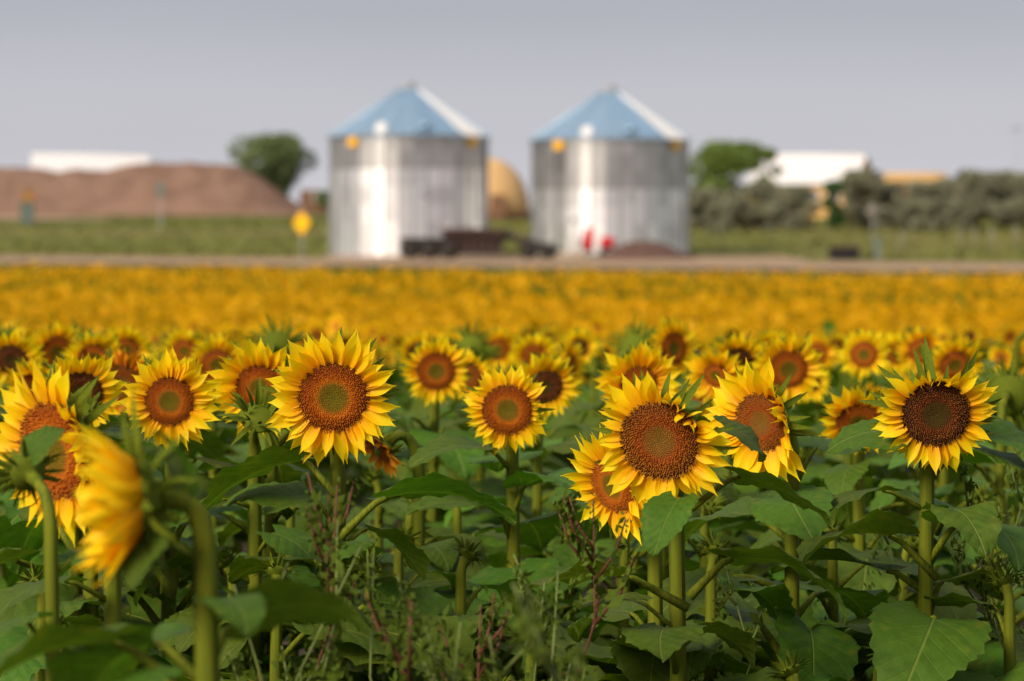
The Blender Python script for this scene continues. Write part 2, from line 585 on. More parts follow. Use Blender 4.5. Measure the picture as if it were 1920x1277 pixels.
def wall_panel_mesh(name, mat):
    m = MB()
    da = 2 * math.pi / NCOL
    rows, cols = 28, 4
    zz = np.linspace(0.0, RH + 0.03, rows + 1)
    aa = np.linspace(-da / 2 * 1.01, da / 2 * 1.01, cols + 1)
    v, f = [], []
    for z_ in zz:
        rr = SR + 0.012 * math.sin(z_ / RH * 2 * math.pi * 9) + (0.006 if z_ > RH else 0)
        for a in aa:        # each sheet is nearly flat between its bolted seams
            k_ = math.cos(da / 2 * 1.01) / math.cos(a)
            k_ = .85 * k_ + .15
            v.append((rr * k_ * math.sin(a), -rr * k_ * math.cos(a), z_))
    f = [(i * (cols + 1) + j, i * (cols + 1) + j + 1, (i + 1) * (cols + 1) + j + 1, (i + 1) * (cols + 1) + j) for i in range(rows) for j in range(cols)]
    m.add(v, f)
    return m.mesh(name, mat)


WP_B, WP_D = wall_panel_mesh("wall_panel", GALV), wall_panel_mesh("wall_panel_dull", GALV_D)
PEAK, EAVE_R = 2.52, SR + 0.16


def roof_panel_mesh(name, mat):
    m = MB()
    da = 2 * math.pi / NCOL
    v = []
    for a, lift in ((-da / 2, 0.0), (-da / 2, .06), (-da / 2 + .02, .06), (-da / 2 + .035, 0.0), (0, 0.0), (da / 2, 0.0)):
        for t in (0, 0.5, 1):
            r_ = EAVE_R * (1 - t) + 0.42 * t
            z_ = PEAK * t + lift * (1 - .4 * t) - 0.1 * (1 - t)
            v.append((r_ * math.sin(a), -r_ * math.cos(a), z_))
    f = [(i * 3 + j, (i + 1) * 3 + j, (i + 1) * 3 + j + 1, i * 3 + j + 1) for i in range(5) for j in range(2)]
    m.add(v, f)
    return m.mesh(name, mat, False)


RP_B, RP_REFL = roof_panel_mesh("roof_panel", ROOF_BLUE), roof_panel_mesh("roof_panel_reflection", ROOF_WHITE)
stiff_me = MB().box((0, 0, SH / 2), (0.07, 0.045, SH - .05)).mesh("stiffener", GALV_D, False)
plate_me = MB().box((0, 0, 0), (0.62, 0.03, 0.46)).mesh("marker_plate", YELLOW, False)
vent_me = MB().lathe([(0.10, -.3), (0.10, 0.05), (.30, .06), (0.33, 0.14), (0.26, .26), (0.0, .30)], 18).mesh("roof_vent", ROOF_BLUE)
cover_me = MB().lathe([(0.0, 0.0), (0.30, 0.0), (0.33, 0.05), (0.30, 0.09), (0, 0.10)], 20).mesh("roof_hatch", WHITE)
hatch_me = MB().lathe([(0.0, .02), (0.14, 0.02), (0.14, 0.05), (0.24, 0.06), (0.24, 0.0)], 18).mesh("sight_port", GREY)


def silo(uc, d, v_eave, label, dull_rings, seed):
    rg = random.Random(seed)
    x = (uc - 960) / F * d
    y = d
    z_eave = ZC - (v_eave - HZ) / F * (d - SR * .5)
    z0 = z_eave - SH
    root = ob("grain_silo", None, None, T(x, y, z0))
    tag(root, label, "silo", "twin grain silos beside the road")
    jit = [rg.gauss(0, R(3.2)) for _ in range(NCOL)]
    for r_ in range(NRING):
        for c in range(NCOL):
            a = c * 2 * math.pi / NCOL
            dull = r_ >= NRING - dull_rings and rg.random() < 2
            ob("wall_panel", WP_D if dull else WP_B, root, Matrix.Rotation(a, 4, "Z") @ T(0, -SR, r_ * RH) @ Matrix.Rotation(jit[c], 4, "Z") @ T(0, SR, 0))
    for c in range(NCOL):
        a = (c + .5) * 2 * math.pi / NCOL
        ob("stiffener", stiff_me, root, Matrix.Rotation(a, 4, "Z") @ T(0, -SR - .035, 0))
        ad = math.degrees(c * 2 * math.pi / NCOL)
        white = 45 < ad < 72  # this sector's white colour paints in a bright sky reflection
        p = ob("roof_panel", RP_REFL if white else RP_B, root, Matrix.Rotation(c * 2 * math.pi / NCOL, 4, "Z") @ T(0, 0, SH))
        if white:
            p["label"] = "roof panel coloured white as a painted sky reflection"
    cap = MB().lathe([(0.50, PEAK - .07), (0.52, PEAK + .05), (0.30, PEAK + .10), (0.30, PEAK + .2), (.36, PEAK + .22), (0.0, PEAK + .34)], 20)
    ob("roof_cap", cap.mesh("roof_cap", GREY), root, T(0, 0, SH))
    eave = MB().lathe([(SR + .015, SH - .02), (EAVE_R - .01, SH - .12), (EAVE_R + .01, SH - .16), (SR + .03, SH - .16)], 56)
    ob("eave_ring", eave.mesh("eave_ring", GALV_D), root)
    for a in (-41, 53, 140, 225):
        M = Matrix.Rotation(R(a), 4, "Z") @ T(0, -SR - .12, SH - .42)
        p = ob("marker_plate", plate_me, root, M)
        p["label"] = "yellow plate under the eave"
    sl_ = math.atan2(PEAK, EAVE_R - .42)
    for a, rr, me in ((-19.5, .90, cover_me), (14, .9, vent_me), (180, .8, vent_me)):
        M = Matrix.Rotation(R(a), 4, "Z") @ T(0, -EAVE_R * rr, SH + PEAK * (1 - rr) * 1.05) @ Matrix.Rotation(R(62) if me is cover_me else 0, 4, "X")
        ob("roof_hatch" if me is cover_me else "roof_vent", me, root, M)
    ob("sight_port", hatch_me, root, Matrix.Rotation(R(13.5), 4, "Z") @ T(0, -SR - .02, 3.4) @ Matrix.Rotation(R(90), 4, "X"))
    # side ladder and roof handrail
    lad = MB()
    for sx in (-.2, .2):
        lad.tube([(sx, -SR - .18, .6), (sx, -SR - .18, SH + .2), (sx, -SR * .7, SH + .95)], .018, 6)
    for k in range(20):
        lad.tube([(-.2, -SR - .18, .8 + k * .28), (.2, -SR - .18, .8 + k * .28)], .012, 5)
    ob("ladder", lad.mesh("ladder", GREY), root, Matrix.Rotation(R(-118), 4, "Z"))
    foot = MB().lathe([(SR + .25, -.35), (SR + .25, .02), (SR + .2, .05), (0, .05)], 48)
    ob("footing", foot.mesh("footing", simple("concrete", (0.42, 0.39, 0.35), None, 3, 0.9)), root)
    return root


silo(767, 150.5, 252, "left steel grain silo with the dark trailer before it", 2, 1)
silo(1143.5, 152.0, 258, "right steel grain silo with the red fan and gravel heap at its base", 3, 2)


# ------------------------------------------------------------------ trailer, fan, and other small things by the road
def gnd(u, d):
    x = (u - 960) / F * d
    return x, d, gzf(x, d)


x, y, z = gnd(895, 139.2)
z += 0.05
tr = tag(ob("farm_trailer", None, None, T(x, y, z) @ Matrix.Rotation(R(-6), 4, "Z")), "long dark dump trailer with rusty top parked before the silos", "trailer")
fr = MB()
for sy in (-.42, .42):
    fr.tube([(-3.55, sy, .78), (-1.5, sy, .82), (-1.2, sy, 1.0), (1.6, sy, 1.02), (2.3, sy, .72), (3.7, sy, .48)], .085, 6)
for xx in (-3.4, -2.6, -1.8, 1.9, 2.8, 3.6):
    fr.box((xx, 0, .74 if xx < 1 else .98 - .14 * (xx - 1)), (.1, .9, .1))
ob("frame", fr.mesh("frame", DARK, False), tr)
hp = MB()
prof = [(-1.65, 1.18), (-1.3, 1.36), (1.35, 1.36), (1.7, 1.2), (.85, .34), (-.95, .34)]
n = len(prof)
hv_ = [(a, s_ * (1.05 if b > 1 else .45), b) for s_ in (-1, 1) for a, b in prof]
hp.add(hv_, [tuple(range(n)), tuple(range(2 * n - 1, n - 1, -1))] + [(i, i + n, (i + 1) % n + n, (i + 1) % n) for i in range(n)])
ob("hopper", hp.mesh("hopper", DARK, False), tr)
top = MB()
top.box((-.1, -1.08, 1.40), (3.1, .08, .14)).box((-.1, 1.08, 1.40), (3.1, .08, .14)).box((-1.62, 0, 1.36), (.08, 2.08, .14)).box((1.45, 0, 1.40), (.08, 2.08, .14))
ob("top_rail", top.mesh("top_rail", RUST, False), tr)
for k in range(6):
    ob("side_rib", MB().box((0, 0, 0), (.07, .06, .92), ry=0).mesh("side_rib", RUST, False), tr, T(-1.05 + k * .4, -.86, .82) @ Matrix.Rotation(R(-32), 4, "X"))
tyre_me = MB().lathe([(.24, -.13), (.40, -.14), (.45, -.08), (.45, .08), (.40, .14), (.24, .13)], 20, axis="Y").mesh("tyre", RUBBER)
rim_me = MB().lathe([(0, -.10), (.10, -.11), (.12, -.06), (.235, -.05), (.25, -.10), (.25, .1), (0, .1)], 16, axis="Y").mesh("rim", RUST)
for xx in (-3.25, -2.3, -1.35):
    for sy in (-.85, .85):
        w_ = ob("wheel", tyre_me, tr, T(xx, sy, .45))
        ob("rim", rim_me, w_)
for xx in (2.55, 3.45):
    for sy in (-.7, .7):
        w_ = ob("wheel", tyre_me, tr, T(xx, sy, .36) @ Matrix.Scale(.8, 4))
        ob("rim", rim_me, w_)
fd = MB()
for xx in (-3.25, -2.3, -1.35):
    fd.tube([(xx - .5, -.85, .78), (xx - .36, -.85, .95), (xx, -.85, 1.0), (xx + .36, -.85, .95), (xx + .5, -.85, .78)], .05, 6)
ob("mudguard", fd.mesh("mudguard", DARK), tr)
rd = MB().box((-2.4, 0, .93), (2.5, 1.5, .16)).box((-3.55, 0, .72), (.12, 1.5, .4)).box((-1.15, -.7, 1.1), (.5, .1, .35))
ob("rear_deck", rd.mesh("rear_deck", DARK, False), tr)
nk = MB().box((2.35, 0, .92), (1.7, 1.1, .22), ry=R(16)).box((3.35, 0, .66), (.8, 1.0, .2), ry=R(10))
ob("neck_deck", nk.mesh("neck_deck", DARK, False), tr)
ob("skirt", MB().box((.0, -.6, .42), (2.6, .06, .5)).mesh("skirt", DARK, False), tr)
hi = MB()
hi.tube([(3.6, 0, .48), (4.05, 0, .42)], .07, 8).lathe([(.12, -.04), (.12, .04), (.06, .04), (.06, -.04)], 12, c=(4.12, 0, .42))
ob("hitch", hi.mesh("hitch", DARK), tr)

x, y, z = gnd(1104, 141.5)
fan = tag(ob("aeration_fan", None, None, T(x, y, z + .05) @ Matrix.Scale(1.2, 4)), "red aeration fan and blower at the foot of the right silo", "fan")
ob("housing", MB().lathe([(.0, -.2), (.30, -.2), (.36, -.14), (.36, .14), (.30, .2), (0, .2)], 24, axis="X", c=(-.02, 0, .58)).mesh("housing", RED), fan)
ob("outlet", MB().box((.02, .0, 1.06), (.34, .5, .34)).box((.02, .7, 1.02), (.3, 1.2, .3)).mesh("outlet", RED, False), fan)
ob("motor", MB().lathe([(0, .2), (.23, .2), (.25, .28), (.25, .70), (.20, .78), (0, .78)], 18, axis="X", c=(.28, 0, .60)).mesh("motor", RED), fan)
ob("motor_mount", MB().box((.1, 0, .12), (1.0, .5, .08)).box((-.2, 0, .2), (.08, .44, .3)).box((.6, 0, .26), (.3, .3, .3)).mesh("motor_mount", DARK, False), fan)
ob("inlet_guard", MB().lathe([(.30, 0), (.31, -.06), (.24, -.06), (.10, -.10), (0, -.10)], 16, axis="X", c=(-.22, 0, .58)).mesh("inlet_guard", DARK), fan)

x, y, z = gnd(1072, 137.2)
pal = tag(ob("wooden_pallet", None, None, T(x, y, z + .06) @ Matrix.Rotation(R(4), 4, "Z")), "pale stacked wooden pallets beside the red fan", "pallet")
for lv in range(2):
    for k in range(5):
        ob("deck_board", MB().box((0, 0, 0), (1.1, .14, .03)).mesh("deck_board", PALLET, False) if (lv == 0 and k == 0) else bpy.data.meshes["deck_board"], pal, T(0, -.45 + k * .225, .145 + lv * .18))
    for k in range(3):
        ob("bearer", MB().box((0, 0, 0), (.09, 1.04, .11)).mesh("bearer", PALLET, False) if (lv == 0 and k == 0) else bpy.data.meshes["bearer"], pal, T(-.48 + k * .48, 0, .06 + lv * .18 + .012))

x, y, z = gnd(1075, 144.5)
pp = tag(ob("white_standpipe", None, None, T(x, y, z)), "white upright pipe with grey cap in front of the right silo", "pipe")
ob("pipe", MB().tube([(0, 0, 0), (0, 0, 1.75)], .15, 14).mesh("pipe", WHITE), pp)
ob("cap", MB().lathe([(.13, 1.72), (.17, 1.75), (.17, 1.95), (.1, 2.05), (0, 2.07)], 14).mesh("cap", GREY), pp)

# yellow road sign
x, y, z = gnd(566, 127.2)
sg = tag(ob("road_sign", None, None, T(x, y, z)), "yellow diamond warning sign on a thin post by the road", "sign")
ob("post", MB().box((0, 0, 1.45), (.05, .05, 2.9)).mesh("post", GREY, False), sg)
zt = ZC - (418 - HZ) / F * y - z
dm = MB()
hd, cr = .50, .07
pts = []
for k in range(4):
    a = k * math.pi / 2
    for t in (-.5, 0, .5):
        aa = a + t * 0.9
        pts.append((hd * math.cos(a) - cr * math.cos(a) * .6 + cr * math.cos(a + t * 1.4), hd * math.sin(a) - cr * math.sin(a) * .6 + cr * math.sin(a + t * 1.4)))
n = len(pts)
dm.add([(p[0], s_ * .012, p[1]) for s_ in (-1, 1) for p in pts], [tuple(range(n)), tuple(range(2 * n - 1, n - 1, -1))] + [(i, i + n, (i + 1) % n + n, (i + 1) % n) for i in range(n)])
ob("sign_plate", dm.mesh("sign_plate", YELLOW, False), sg, T(0, -.045, zt) @ Matrix.Rotation(R(-38), 4, "Z"))

# slim sign post before the mound
x, y, z = gnd(301, 205)
sp = tag(ob("marker_post", None, None, T(x, y, z)), "slim post with grey green panel standing before the brown mound", "post")
zt = ZC - (355 - HZ) / F * y - z
ob("post", MB().box((0, 0, zt / 2 - .1), (.10, .10, zt)).mesh("post", GREY, False), sp)
ob("panel", MB().box((0, -.09, zt), (.46, .06, 1.15)).mesh("panel", GREYGREEN, False), sp)

x, y, z = gnd(51, 215)
bx = tag(ob("utility_cabinet", None, None, T(x, y, z) @ Matrix.Rotation(R(12), 4, "Z")), "dark green cabinet with orange top by the gravel lane", "cabinet")
zt = ZC - (357 - HZ) / F * y - z
ob("body", MB().box((0, 0, zt * .34), (.95, .9, zt * .68)).mesh("body", GREENBOX, False), bx)
ob("top_box", MB().box((.06, 0, zt * .82), (.75, .8, zt * .28)).box((.06, 0, zt * .975), (.85, .9, .06)).mesh("top_box", ORANGEP, False), bx)
ob("door", MB().box((0, -.465, zt * .34), (.8, .03, zt * .6)).mesh("door", GREYGREEN, False), bx)

# right verge: black tank, pale pedestal, thin posts
x, y, z = gnd(1583, 136.2)
tk = tag(ob("stock_tank", None, None, T(x, y, z + .02)), "black low stock tank on the verge beyond the road", "tank")
ob("shell", MB().box((0, 0, .34), (1.42, .8, .60)).mesh("shell", BLACKTANK, False), tk)
ob("rim", MB().box((0, -.41, .62), (1.5, .08, .1)).box((0, .41, .62), (1.5, .08, .1)).box((-.71, 0, .62), (.08, .74, .1)).box((.71, 0, .62), (.08, .74, .1)).mesh("rim", RUST, False), tk)
ob("skid", MB().box((-.5, 0, .03), (.12, .8, .06)).box((.5, 0, .03), (.12, .8, .06)).mesh("skid", DARK, False), tk)

x, y, z = gnd(1645, 135.4)
pd = tag(ob("utility_pedestal", None, None, T(x, y, z)), "grey pedestal beside the black tank", "pedestal")
ob("body", MB().box((0, 0, .45), (.27, .26, .9)).mesh("body", GREYGREEN, False), pd)
ob("cap", MB().lathe([(.22, .9), (.22, .95), (.15, 1.05), (0, 1.07)], 12).mesh("cap", GREYGREEN), pd)

x, y, z = gnd(1637, 170)
rp = tag(ob("sign_post", None, None, T(x, y, z)), "tall thin post with round pinkish disc in front of the hedge", "post")
zt = ZC - (395 - HZ) / F * y - z
ob("post", MB().tube([(0, 0, 0), (0, 0, zt + .3)], .045, 8).mesh("post", GREY), rp)
ob("round_plate", MB().lathe([(0, -.02), (.33, -.02), (.35, 0), (.33, .02), (0, .02)], 24, axis="Y", c=(0, -.07, zt)).mesh("round_plate", simple("faded_pink", (0.26, 0.225, 0.21), None, 5, 0.6)), rp)
post_me = MB().tube([(0, 0, 0), (0, 0, 1.25)], .05, 7).mesh("fence_post", simple("weathered_post", (0.30, 0.27, 0.23), None, 8, 0.9))
FPL = {1352: "just right of the right silo", 1690: "right of the grey pedestal", 1800: "leftmost of the close three by the hedge", 1828: "middle of the close three by the hedge", 1858: "rightmost of the close three by the hedge", 1905: "at the right edge of the view"}
for u_, d_ in ((1352, 158), (1690, 150), (1800, 156), (1828, 157), (1858, 158), (1905, 159)):
    x, y, z = gnd(u_, d_)
    o = ob("fence_post", None, None, T(x, y, z - .05))
    ob("post", post_me, o)
    ob("cap", MB().lathe([(.055, 1.25), (.06, 1.27), (0, 1.31)], 7).mesh("cap", GREY), o)
    tag(o, "thin weathered fence post in the grass, " + FPL[u_], "fence post", "fence posts in the grass")

x, y, z = gnd(1905, 205)
up = tag(ob("utility_pole", None, None, T(x, y, z)), "tall thin pole rising above the hedge at the right edge", "pole")
zt = ZC - (232 - HZ) / F * y - z
ob("pole", MB().tube([(0, 0, 0), (0, 0, zt)], [.06, .045], 8).mesh("pole", GREY), up)
ob("crossarm", MB().box((0, -.1, zt - .35), (.7, .06, .07)).mesh("crossarm", BARK, False), up)


# ------------------------------------------------------------------ far buildings
def shed(name, label, u, d, v_ridge, v_eave, length, depth, rz, roofm, wallm):
    x, y, z = gnd(u, d)
    z -= .05
    zr = ZC - (v_ridge - HZ) / F * d - z
    ze = ZC - (v_eave - HZ) / F * (d - depth * .4) - z
    root = tag(ob(name, None, None, T(x, y, z) @ Matrix.Rotation(rz, 4, "Z")), label, "building")
    hl, hd_ = length / 2, depth / 2
    w = MB()
    wv = [(-hl, -hd_, 0), (hl, -hd_, 0), (hl, hd_, 0), (-hl, hd_, 0), (-hl, -hd_, ze), (hl, -hd_, ze), (hl, hd_, ze), (-hl, hd_, ze), (-hl, 0, zr - .06), (hl, 0, zr - .06)]
    w.add(wv, [(0, 1, 5, 4), (2, 3, 7, 6), (1, 2, 6, 9, 5), (3, 0, 4, 8, 7)])
    ob("wall", w.mesh("wall", wallm, False), root)
    npan = max(6, int(length / 1.2))
    pw = (length + .5) / npan
    pl = math.hypot(hd_ + .3, zr - ze)
    pm = MB().box((0, pl / 2, 0), (pw - .01, pl, .05)).box((-pw / 2 + .04, pl / 2, .045), (.06, pl, .05)).mesh("roof_panel", roofm, False)
    ang = math.atan2(zr - ze, hd_ + .3)
    for k in range(npan):
        xx = -hl - .25 + pw * (k + .5)
        ob("roof_panel", pm, root, T(xx, -hd_ - .3, ze - .02) @ Matrix.Rotation(ang, 4, "X"))
        ob("roof_panel", pm, root, T(xx, hd_ + .3, ze - .02) @ Matrix.Rotation(math.pi, 4, "Z") @ Matrix.Rotation(ang, 4, "X"))
    ob("ridge_cap", MB().tube([(-hl - .26, 0, zr + .03), (hl + .26, 0, zr + .03)], .12, 8).mesh("ridge_cap", roofm), root)
    dr = ob("door", MB().box((-hl * .3, -hd_ - .03, 1.4), (2.6, .06, 2.8)).mesh("door", BROWN, False), root)
    ob("handle", MB().box((-hl * .3 + 1.0, -hd_ - .09, 1.2), (.06, .05, .3)).mesh("handle", GREY, False), dr)
    for k in (.25, .65):
        wn = ob("window", MB().box((hl * k, -hd_ - .03, 1.9), (1.2, .08, .9)).mesh("window", WHITE, False), root)
        ob("pane", MB().box((hl * k, -hd_ - .075, 1.9), (1.0, .03, .7)).mesh("pane", simple("window_glass", (0.05, 0.06, 0.07), None, 2, 0.15, spec=0.6), False), wn)
    return root


shed("white_roofed_barn", "barn with white metal roof and ochre walls behind the olive hedge", 1524, 243, 292, 345, 9.0, 8.0, R(-22), ROOF_WHITE, TANWALL)
shed("white_roofed_hall", "long low hall with white roof rising behind the brown mound", 170, 320, 291, 326, 12.6, 11, R(6), ROOF_WHITE, TANWALL)
shed("ochre_shed", "low ochre shed peeping over the hedge right of the white barn", 1715, 262, 327, 339, 5.2, 6.0, R(-14), TANWALL, TANWALL)
shed("brown_shed", "small brown shed far off beside the left silo", 590, 330, 391, 398, 3.0, 3, R(5), BROWN, BROWN)

# tan dome
x, y, z = gnd(908, 235)
dmr = 86 / F * 235
zt = ZC - (295 - HZ) / F * 235 - z
dome = tag(ob("storage_dome", None, None, T(x, y, z)), "tan storage dome between the two silos", "dome")
ob("shell", MB().lathe([(dmr, .55)] + [(dmr * math.cos(t) ** .9, .55 + (zt - .55) * math.sin(t)) for t in np.linspace(.1, math.pi / 2 - .02, 14)] + [(0, zt)], 48).mesh("shell", DOME), dome)
ob("base_ring", MB().lathe([(dmr + .12, -.2), (dmr + .12, .56), (dmr - .05, .6)], 48).mesh("base_ring", BROWN), dome)
ob("vent_cap", MB().lathe([(.35, zt - .1), (.35, zt + .15), (0, zt + .3)], 14).mesh("vent_cap", DOME), dome)
ob("door", MB().box((dmr * .3, -dmr * .95, .98), (1.2, .3, 2.0)).mesh("door", BROWN, False), dome)


# ------------------------------------------------------------------ trees and shrubs
def leafcloud(blobs, n, size, rg, flat=0.6):
    """leaf-sized faces spread through ellipsoid clumps: blobs = [(cx,cy,cz,rx,ry,rz)]"""
    b = np.array(blobs, float)
    w = (b[:, 3] * b[:, 5])
    idx = rg.choice(len(b), n, p=w / w.sum())
    d = rg.normal(size=(n, 3))
    d /= np.linalg.norm(d, axis=1)[:, None]
    rr = rg.uniform(0.35, 1.0, n) ** 0.5 * (1 + rg.normal(0, .07, n))
    c = b[idx, :3] + d * rr[:, None] * b[idx, 3:]
    a = rg.normal(size=(n, 3))
    a /= np.linalg.norm(a, axis=1)[:, None]
    bb = np.cross(a, rg.normal(size=(n, 3)))
    bb /= np.linalg.norm(bb, axis=1)[:, None]
    s_ = size * rg.uniform(.6, 1.4, n)[:, None]
    v = np.stack([c - a * s_, c + bb * s_ * flat, c + a * s_, c - bb * s_ * flat], 1).reshape(-1, 3)
    f = (np.arange(n)[:, None] * 4 + np.arange(4)).tolist()
    return v, f


def tree(name, label, cat, u, d, v_top, width, mat, seed, trunk_h=.3, n=5000, leaf=.16, nb=14, group=None, low=0.25, tilt=0.0):
    rg = np.random.default_rng(seed)
    x, y, z = gnd(u, d)
    h = ZC - (v_top - HZ) / F * d - z
    root = tag(ob(name, None, None, T(x, y, z - .05)), label, cat, group)
    tk_ = MB()
    th = h * trunk_h
    tk_.tube([(0, 0, 0), (tilt * .3, .02, th * .5), (tilt * .6, 0, th), (tilt, .05, h * .7)], [.035 * h, .028 * h, .022 * h, .008 * h], 8)
    blobs = []
    r_ = width / 2
    for k in range(nb):
        a = rg.uniform(0, 6.28)
        t = rg.uniform(0, 1) if k > 3 else .97
        zz = h * (low + (1 - low) * (0.12 + .76 * t))
        env = math.sin(math.pi * (0.14 + .74 * t)) ** .7
        rad = r_ * env * rg.uniform(.25, .75)
        br = r_ * rg.uniform(.28, .45)
        blobs.append((rad * math.cos(a) + tilt * t, rad * math.sin(a), min(zz, h - br * .85), br, br, br * .85))
        p0 = np.array([tilt * .5, 0, th * rg.uniform(.6, 1.0)])
        p1 = np.array(blobs[-1][:3])
        pm_ = (p0 + p1) / 2 + np.array([0, 0, -.06 * h])
        tk_.tube([p0, pm_, p1], [.014 * h, .009 * h, .003 * h], 5)
    ob("trunk", tk_.mesh("trunk", BARK), root)
    v, f = leafcloud(blobs, n, leaf, rg)
    m = MB()
    m.add(v, f)
    ob("crown", m.mesh("crown", mat, False), root)
    return root


tree("elm_tree", "round dark green tree beside the end of the brown mound", "tree", 512, 268, 249, 9.2, FOL_TREE, 11, .3, 9000, .2, 22, low=.22)
tree("willow_tree", "bright green tree between the right silo and the white barn", "tree", 1362, 222, 262, 8.4, FOL_BRIGHT, 12, .3, 8000, .17, 20, low=.12)
tree("poplar_tree", "smaller bright green tree overlapping the white barn's left end", "tree", 1432, 228, 274, 3.0, FOL_BRIGHT, 13, .3, 3500, .15, 10, low=.25)
olive = [(1318, 200, 352, 2.9, 9), (1372, 198, 350, 3.0, 10), (1432, 199, 336, 3.1, 10), (1488, 197, 345, 2.9, 10), (1618, 198, 316, 3.1, 11), (1668, 200, 342, 2.8, 10),
         (1722, 198, 338, 2.9, 10), (1772, 199, 332, 2.8, 10), (1822, 198, 316, 3.2, 11), (1872, 200, 318, 3.2, 10), (1922, 199, 322, 3.3, 10), (1985, 200, 320, 3.4, 10)]
desc = ["beside the right silo", "under the bright willow", "below the barn roof's left end", "before the barn wall's left half", "right of the green shrub, tallest by the barn gable", "low one right of the barn gable",
        "in front of the ochre shed", "just right of the ochre shed", "tall one two before the right edge", "tall one next to the utility pole", "cut by the right edge of the view", "past the right edge of the view"]
for k, (u_, d_, vt, wd, nb_) in enumerate(olive):
    wd *= 1.25
    tree("olive_shrub", "grey green olive shrub " + desc[k], "shrub", u_, d_, vt, wd, FOL_OLIVE, 30 + k, .15, 5200, .14, nb_ + 12, "grey green shrubs of the hedge", low=.0, tilt=0)
for k, (u_, d_, vt, wd) in enumerate([(1655, 192, 388, 1.6), (1775, 191, 398, 1.4), (1815, 190, 392, 1.7), (1345, 192, 385, 2.2), (1455, 191, 382, 2.4), (1700, 193, 378, 2.4), (1880, 192, 376, 2.4), (1745, 192, 372, 2.3), (1560 + 245, 193.5, 368, 2.4)]):
    tree("olive_sapling", "low pale olive sapling before the hedge, " + ["behind the round signpost", "third from the right", "between fence posts", "leftmost of all", "below the barn roof", "right of the signpost", "rightmost of all", "below the ochre shed", "just behind the fence posts"][k], "shrub", u_, d_, vt, wd, FOL_OLIVE, 60 + k, .2, 1500, .12, 8, "low saplings in front of the hedge", low=.0)
tree("green_shrub", "leafy bright green shrub in the grey hedge below the barn roof", "shrub", 1566, 195, 336, 2.4, FOL_SHRUB, 51, .15, 3600, .13, 12, low=.0)
tree("far_tree", "small far tree peeping from behind the left silo's left edge", "tree", 612, 320, 358, 2.8, FOL_TREE, 52, .3, 1500, .2, 8, low=.2)

# rough grass on the verges (uncountable)
N = 15000
gxx = rng.uniform(-60, 60, N)
gyy = 136 + (238 - 136) * rng.uniform(0, 1, N) ** 1.2
q_ = qcoord(gxx, gyy)
keep = (q_ > 135.5) & ~((gxx > -9.5) & (gxx < 14) & (gyy < 157)) & ~((gxx < -32) & (gyy > 225) & (gyy < 252))
gxx, gyy = gxx[keep], gyy[keep]
N = len(gxx)
gzz = gz(gxx, gyy)
hh = rng.uniform(.08, .26, N)
aa = rng.uniform(0, 3.14, N)
ww = rng.uniform(.08, .3, N)
dx, dy = np.cos(aa) * ww, np.sin(aa) * ww
lean = rng.normal(0, .1, (N, 2))
v = np.stack([np.stack([gxx - dx, gyy - dy, gzz], 1), np.stack([gxx + dx, gyy + dy, gzz], 1), np.stack([gxx + lean[:, 0], gyy + lean[:, 1], gzz + hh], 1)], 1).reshape(-1, 3)
mb = MB()
mb.add(v, (np.arange(N)[:, None] * 3 + np.arange(3)).tolist())
tag(ob("grass", mb.mesh("grass", GRASS, False)), "rough green and tan grass on the verges around the silos", "grass", kind="stuff")


# ------------------------------------------------------------------ sunflower pieces
def petal_mesh(seed, nl=9, nw=4):
    """unit petal: length 1 along +X, face +Z"""
    rg = np.random.default_rng(seed)
    curl = rg.uniform(-0.35, 0.5)
    twist = rg.uniform(-.5, .5)
    side = rg.uniform(-.12, .12)
    wmax = rg.uniform(.18, .245)
    cup = rg.uniform(.25, .6)
    v, uv = [], []
    for i in range(nl):
        t = i / (nl - 1)
        w = wmax * (0.55 + 0.45 * math.sin(math.pi * min(1, t * 1.05 + .08)) ** .8) * (1 - t ** 5 * .4)
        if t > .55:
            w *= max(0.02, 1 - ((t - .55) / .45) ** 1.45)
        bend = curl * t * t * .5
        for j in range(nw + 1):
            s_ = j / nw * 2 - 1
            y = s_ * w
            z = bend + cup * w * (s_ * s_) * (1 - .5 * t) - .03 * math.exp(-(s_ / .2) ** 2) * (1 - t)
            z += y * twist * t
            v.append((t, y + side * t * t, z + .012 * math.sin(9 * s_ + seed)))
            uv.append((s_ * .5 + .5, t))
    k = nw + 1
    f = [(i * k + j, (i + 1) * k + j, (i + 1) * k + j + 1, i * k + j + 1) for i in range(nl - 1) for j in range(nw)]
    return np.array(v), f, np.array(uv)


PV = [petal_mesh(s_) for s_ in range(9)]
PVL = [petal_mesh(s_ + 50, 5, 2) for s_ in range(6)]


def as_mesh(name, tri, mat):
    m = MB()
    m.add(tri[0], tri[1], 0, tri[2])
    return m.mesh(name, mat)


PET_ME = [as_mesh("petal", p, PETAL) for p in PV]
PET_OLD_ME = [as_mesh("petal_old", p, PETAL_OLD) for p in PV]


def bract_mesh(seed):
    rg = np.random.default_rng(seed + 200)
    curl = rg.uniform(.0, .7)
    v, uv = [], []
    for i in range(7):
        t = i / 6
        w = .13 * (1 - t) ** .75 * (0.6 + 1.2 * t if t < .35 else 1.02) + .004
        for j in range(3):
            s_ = j - 1
            v.append((t, s_ * w, -curl * t * t * .5 + .25 * w * abs(s_)))
            uv.append((s_ * .5 + .5, t))
    f = [(i * 3 + j, (i + 1) * 3 + j, (i + 1) * 3 + j + 1, i * 3 + j + 1) for i in range(6) for j in range(2)]
    return np.array(v), f, np.array(uv)


BV = [bract_mesh(s_) for s_ in range(5)]
BR_ME = [as_mesh("bract", p, BRACT) for p in BV]


def dome_z(r_):
    return .16 * (1 - r_ ** 2) - .10 * math.exp(-(r_ / .38) ** 2)


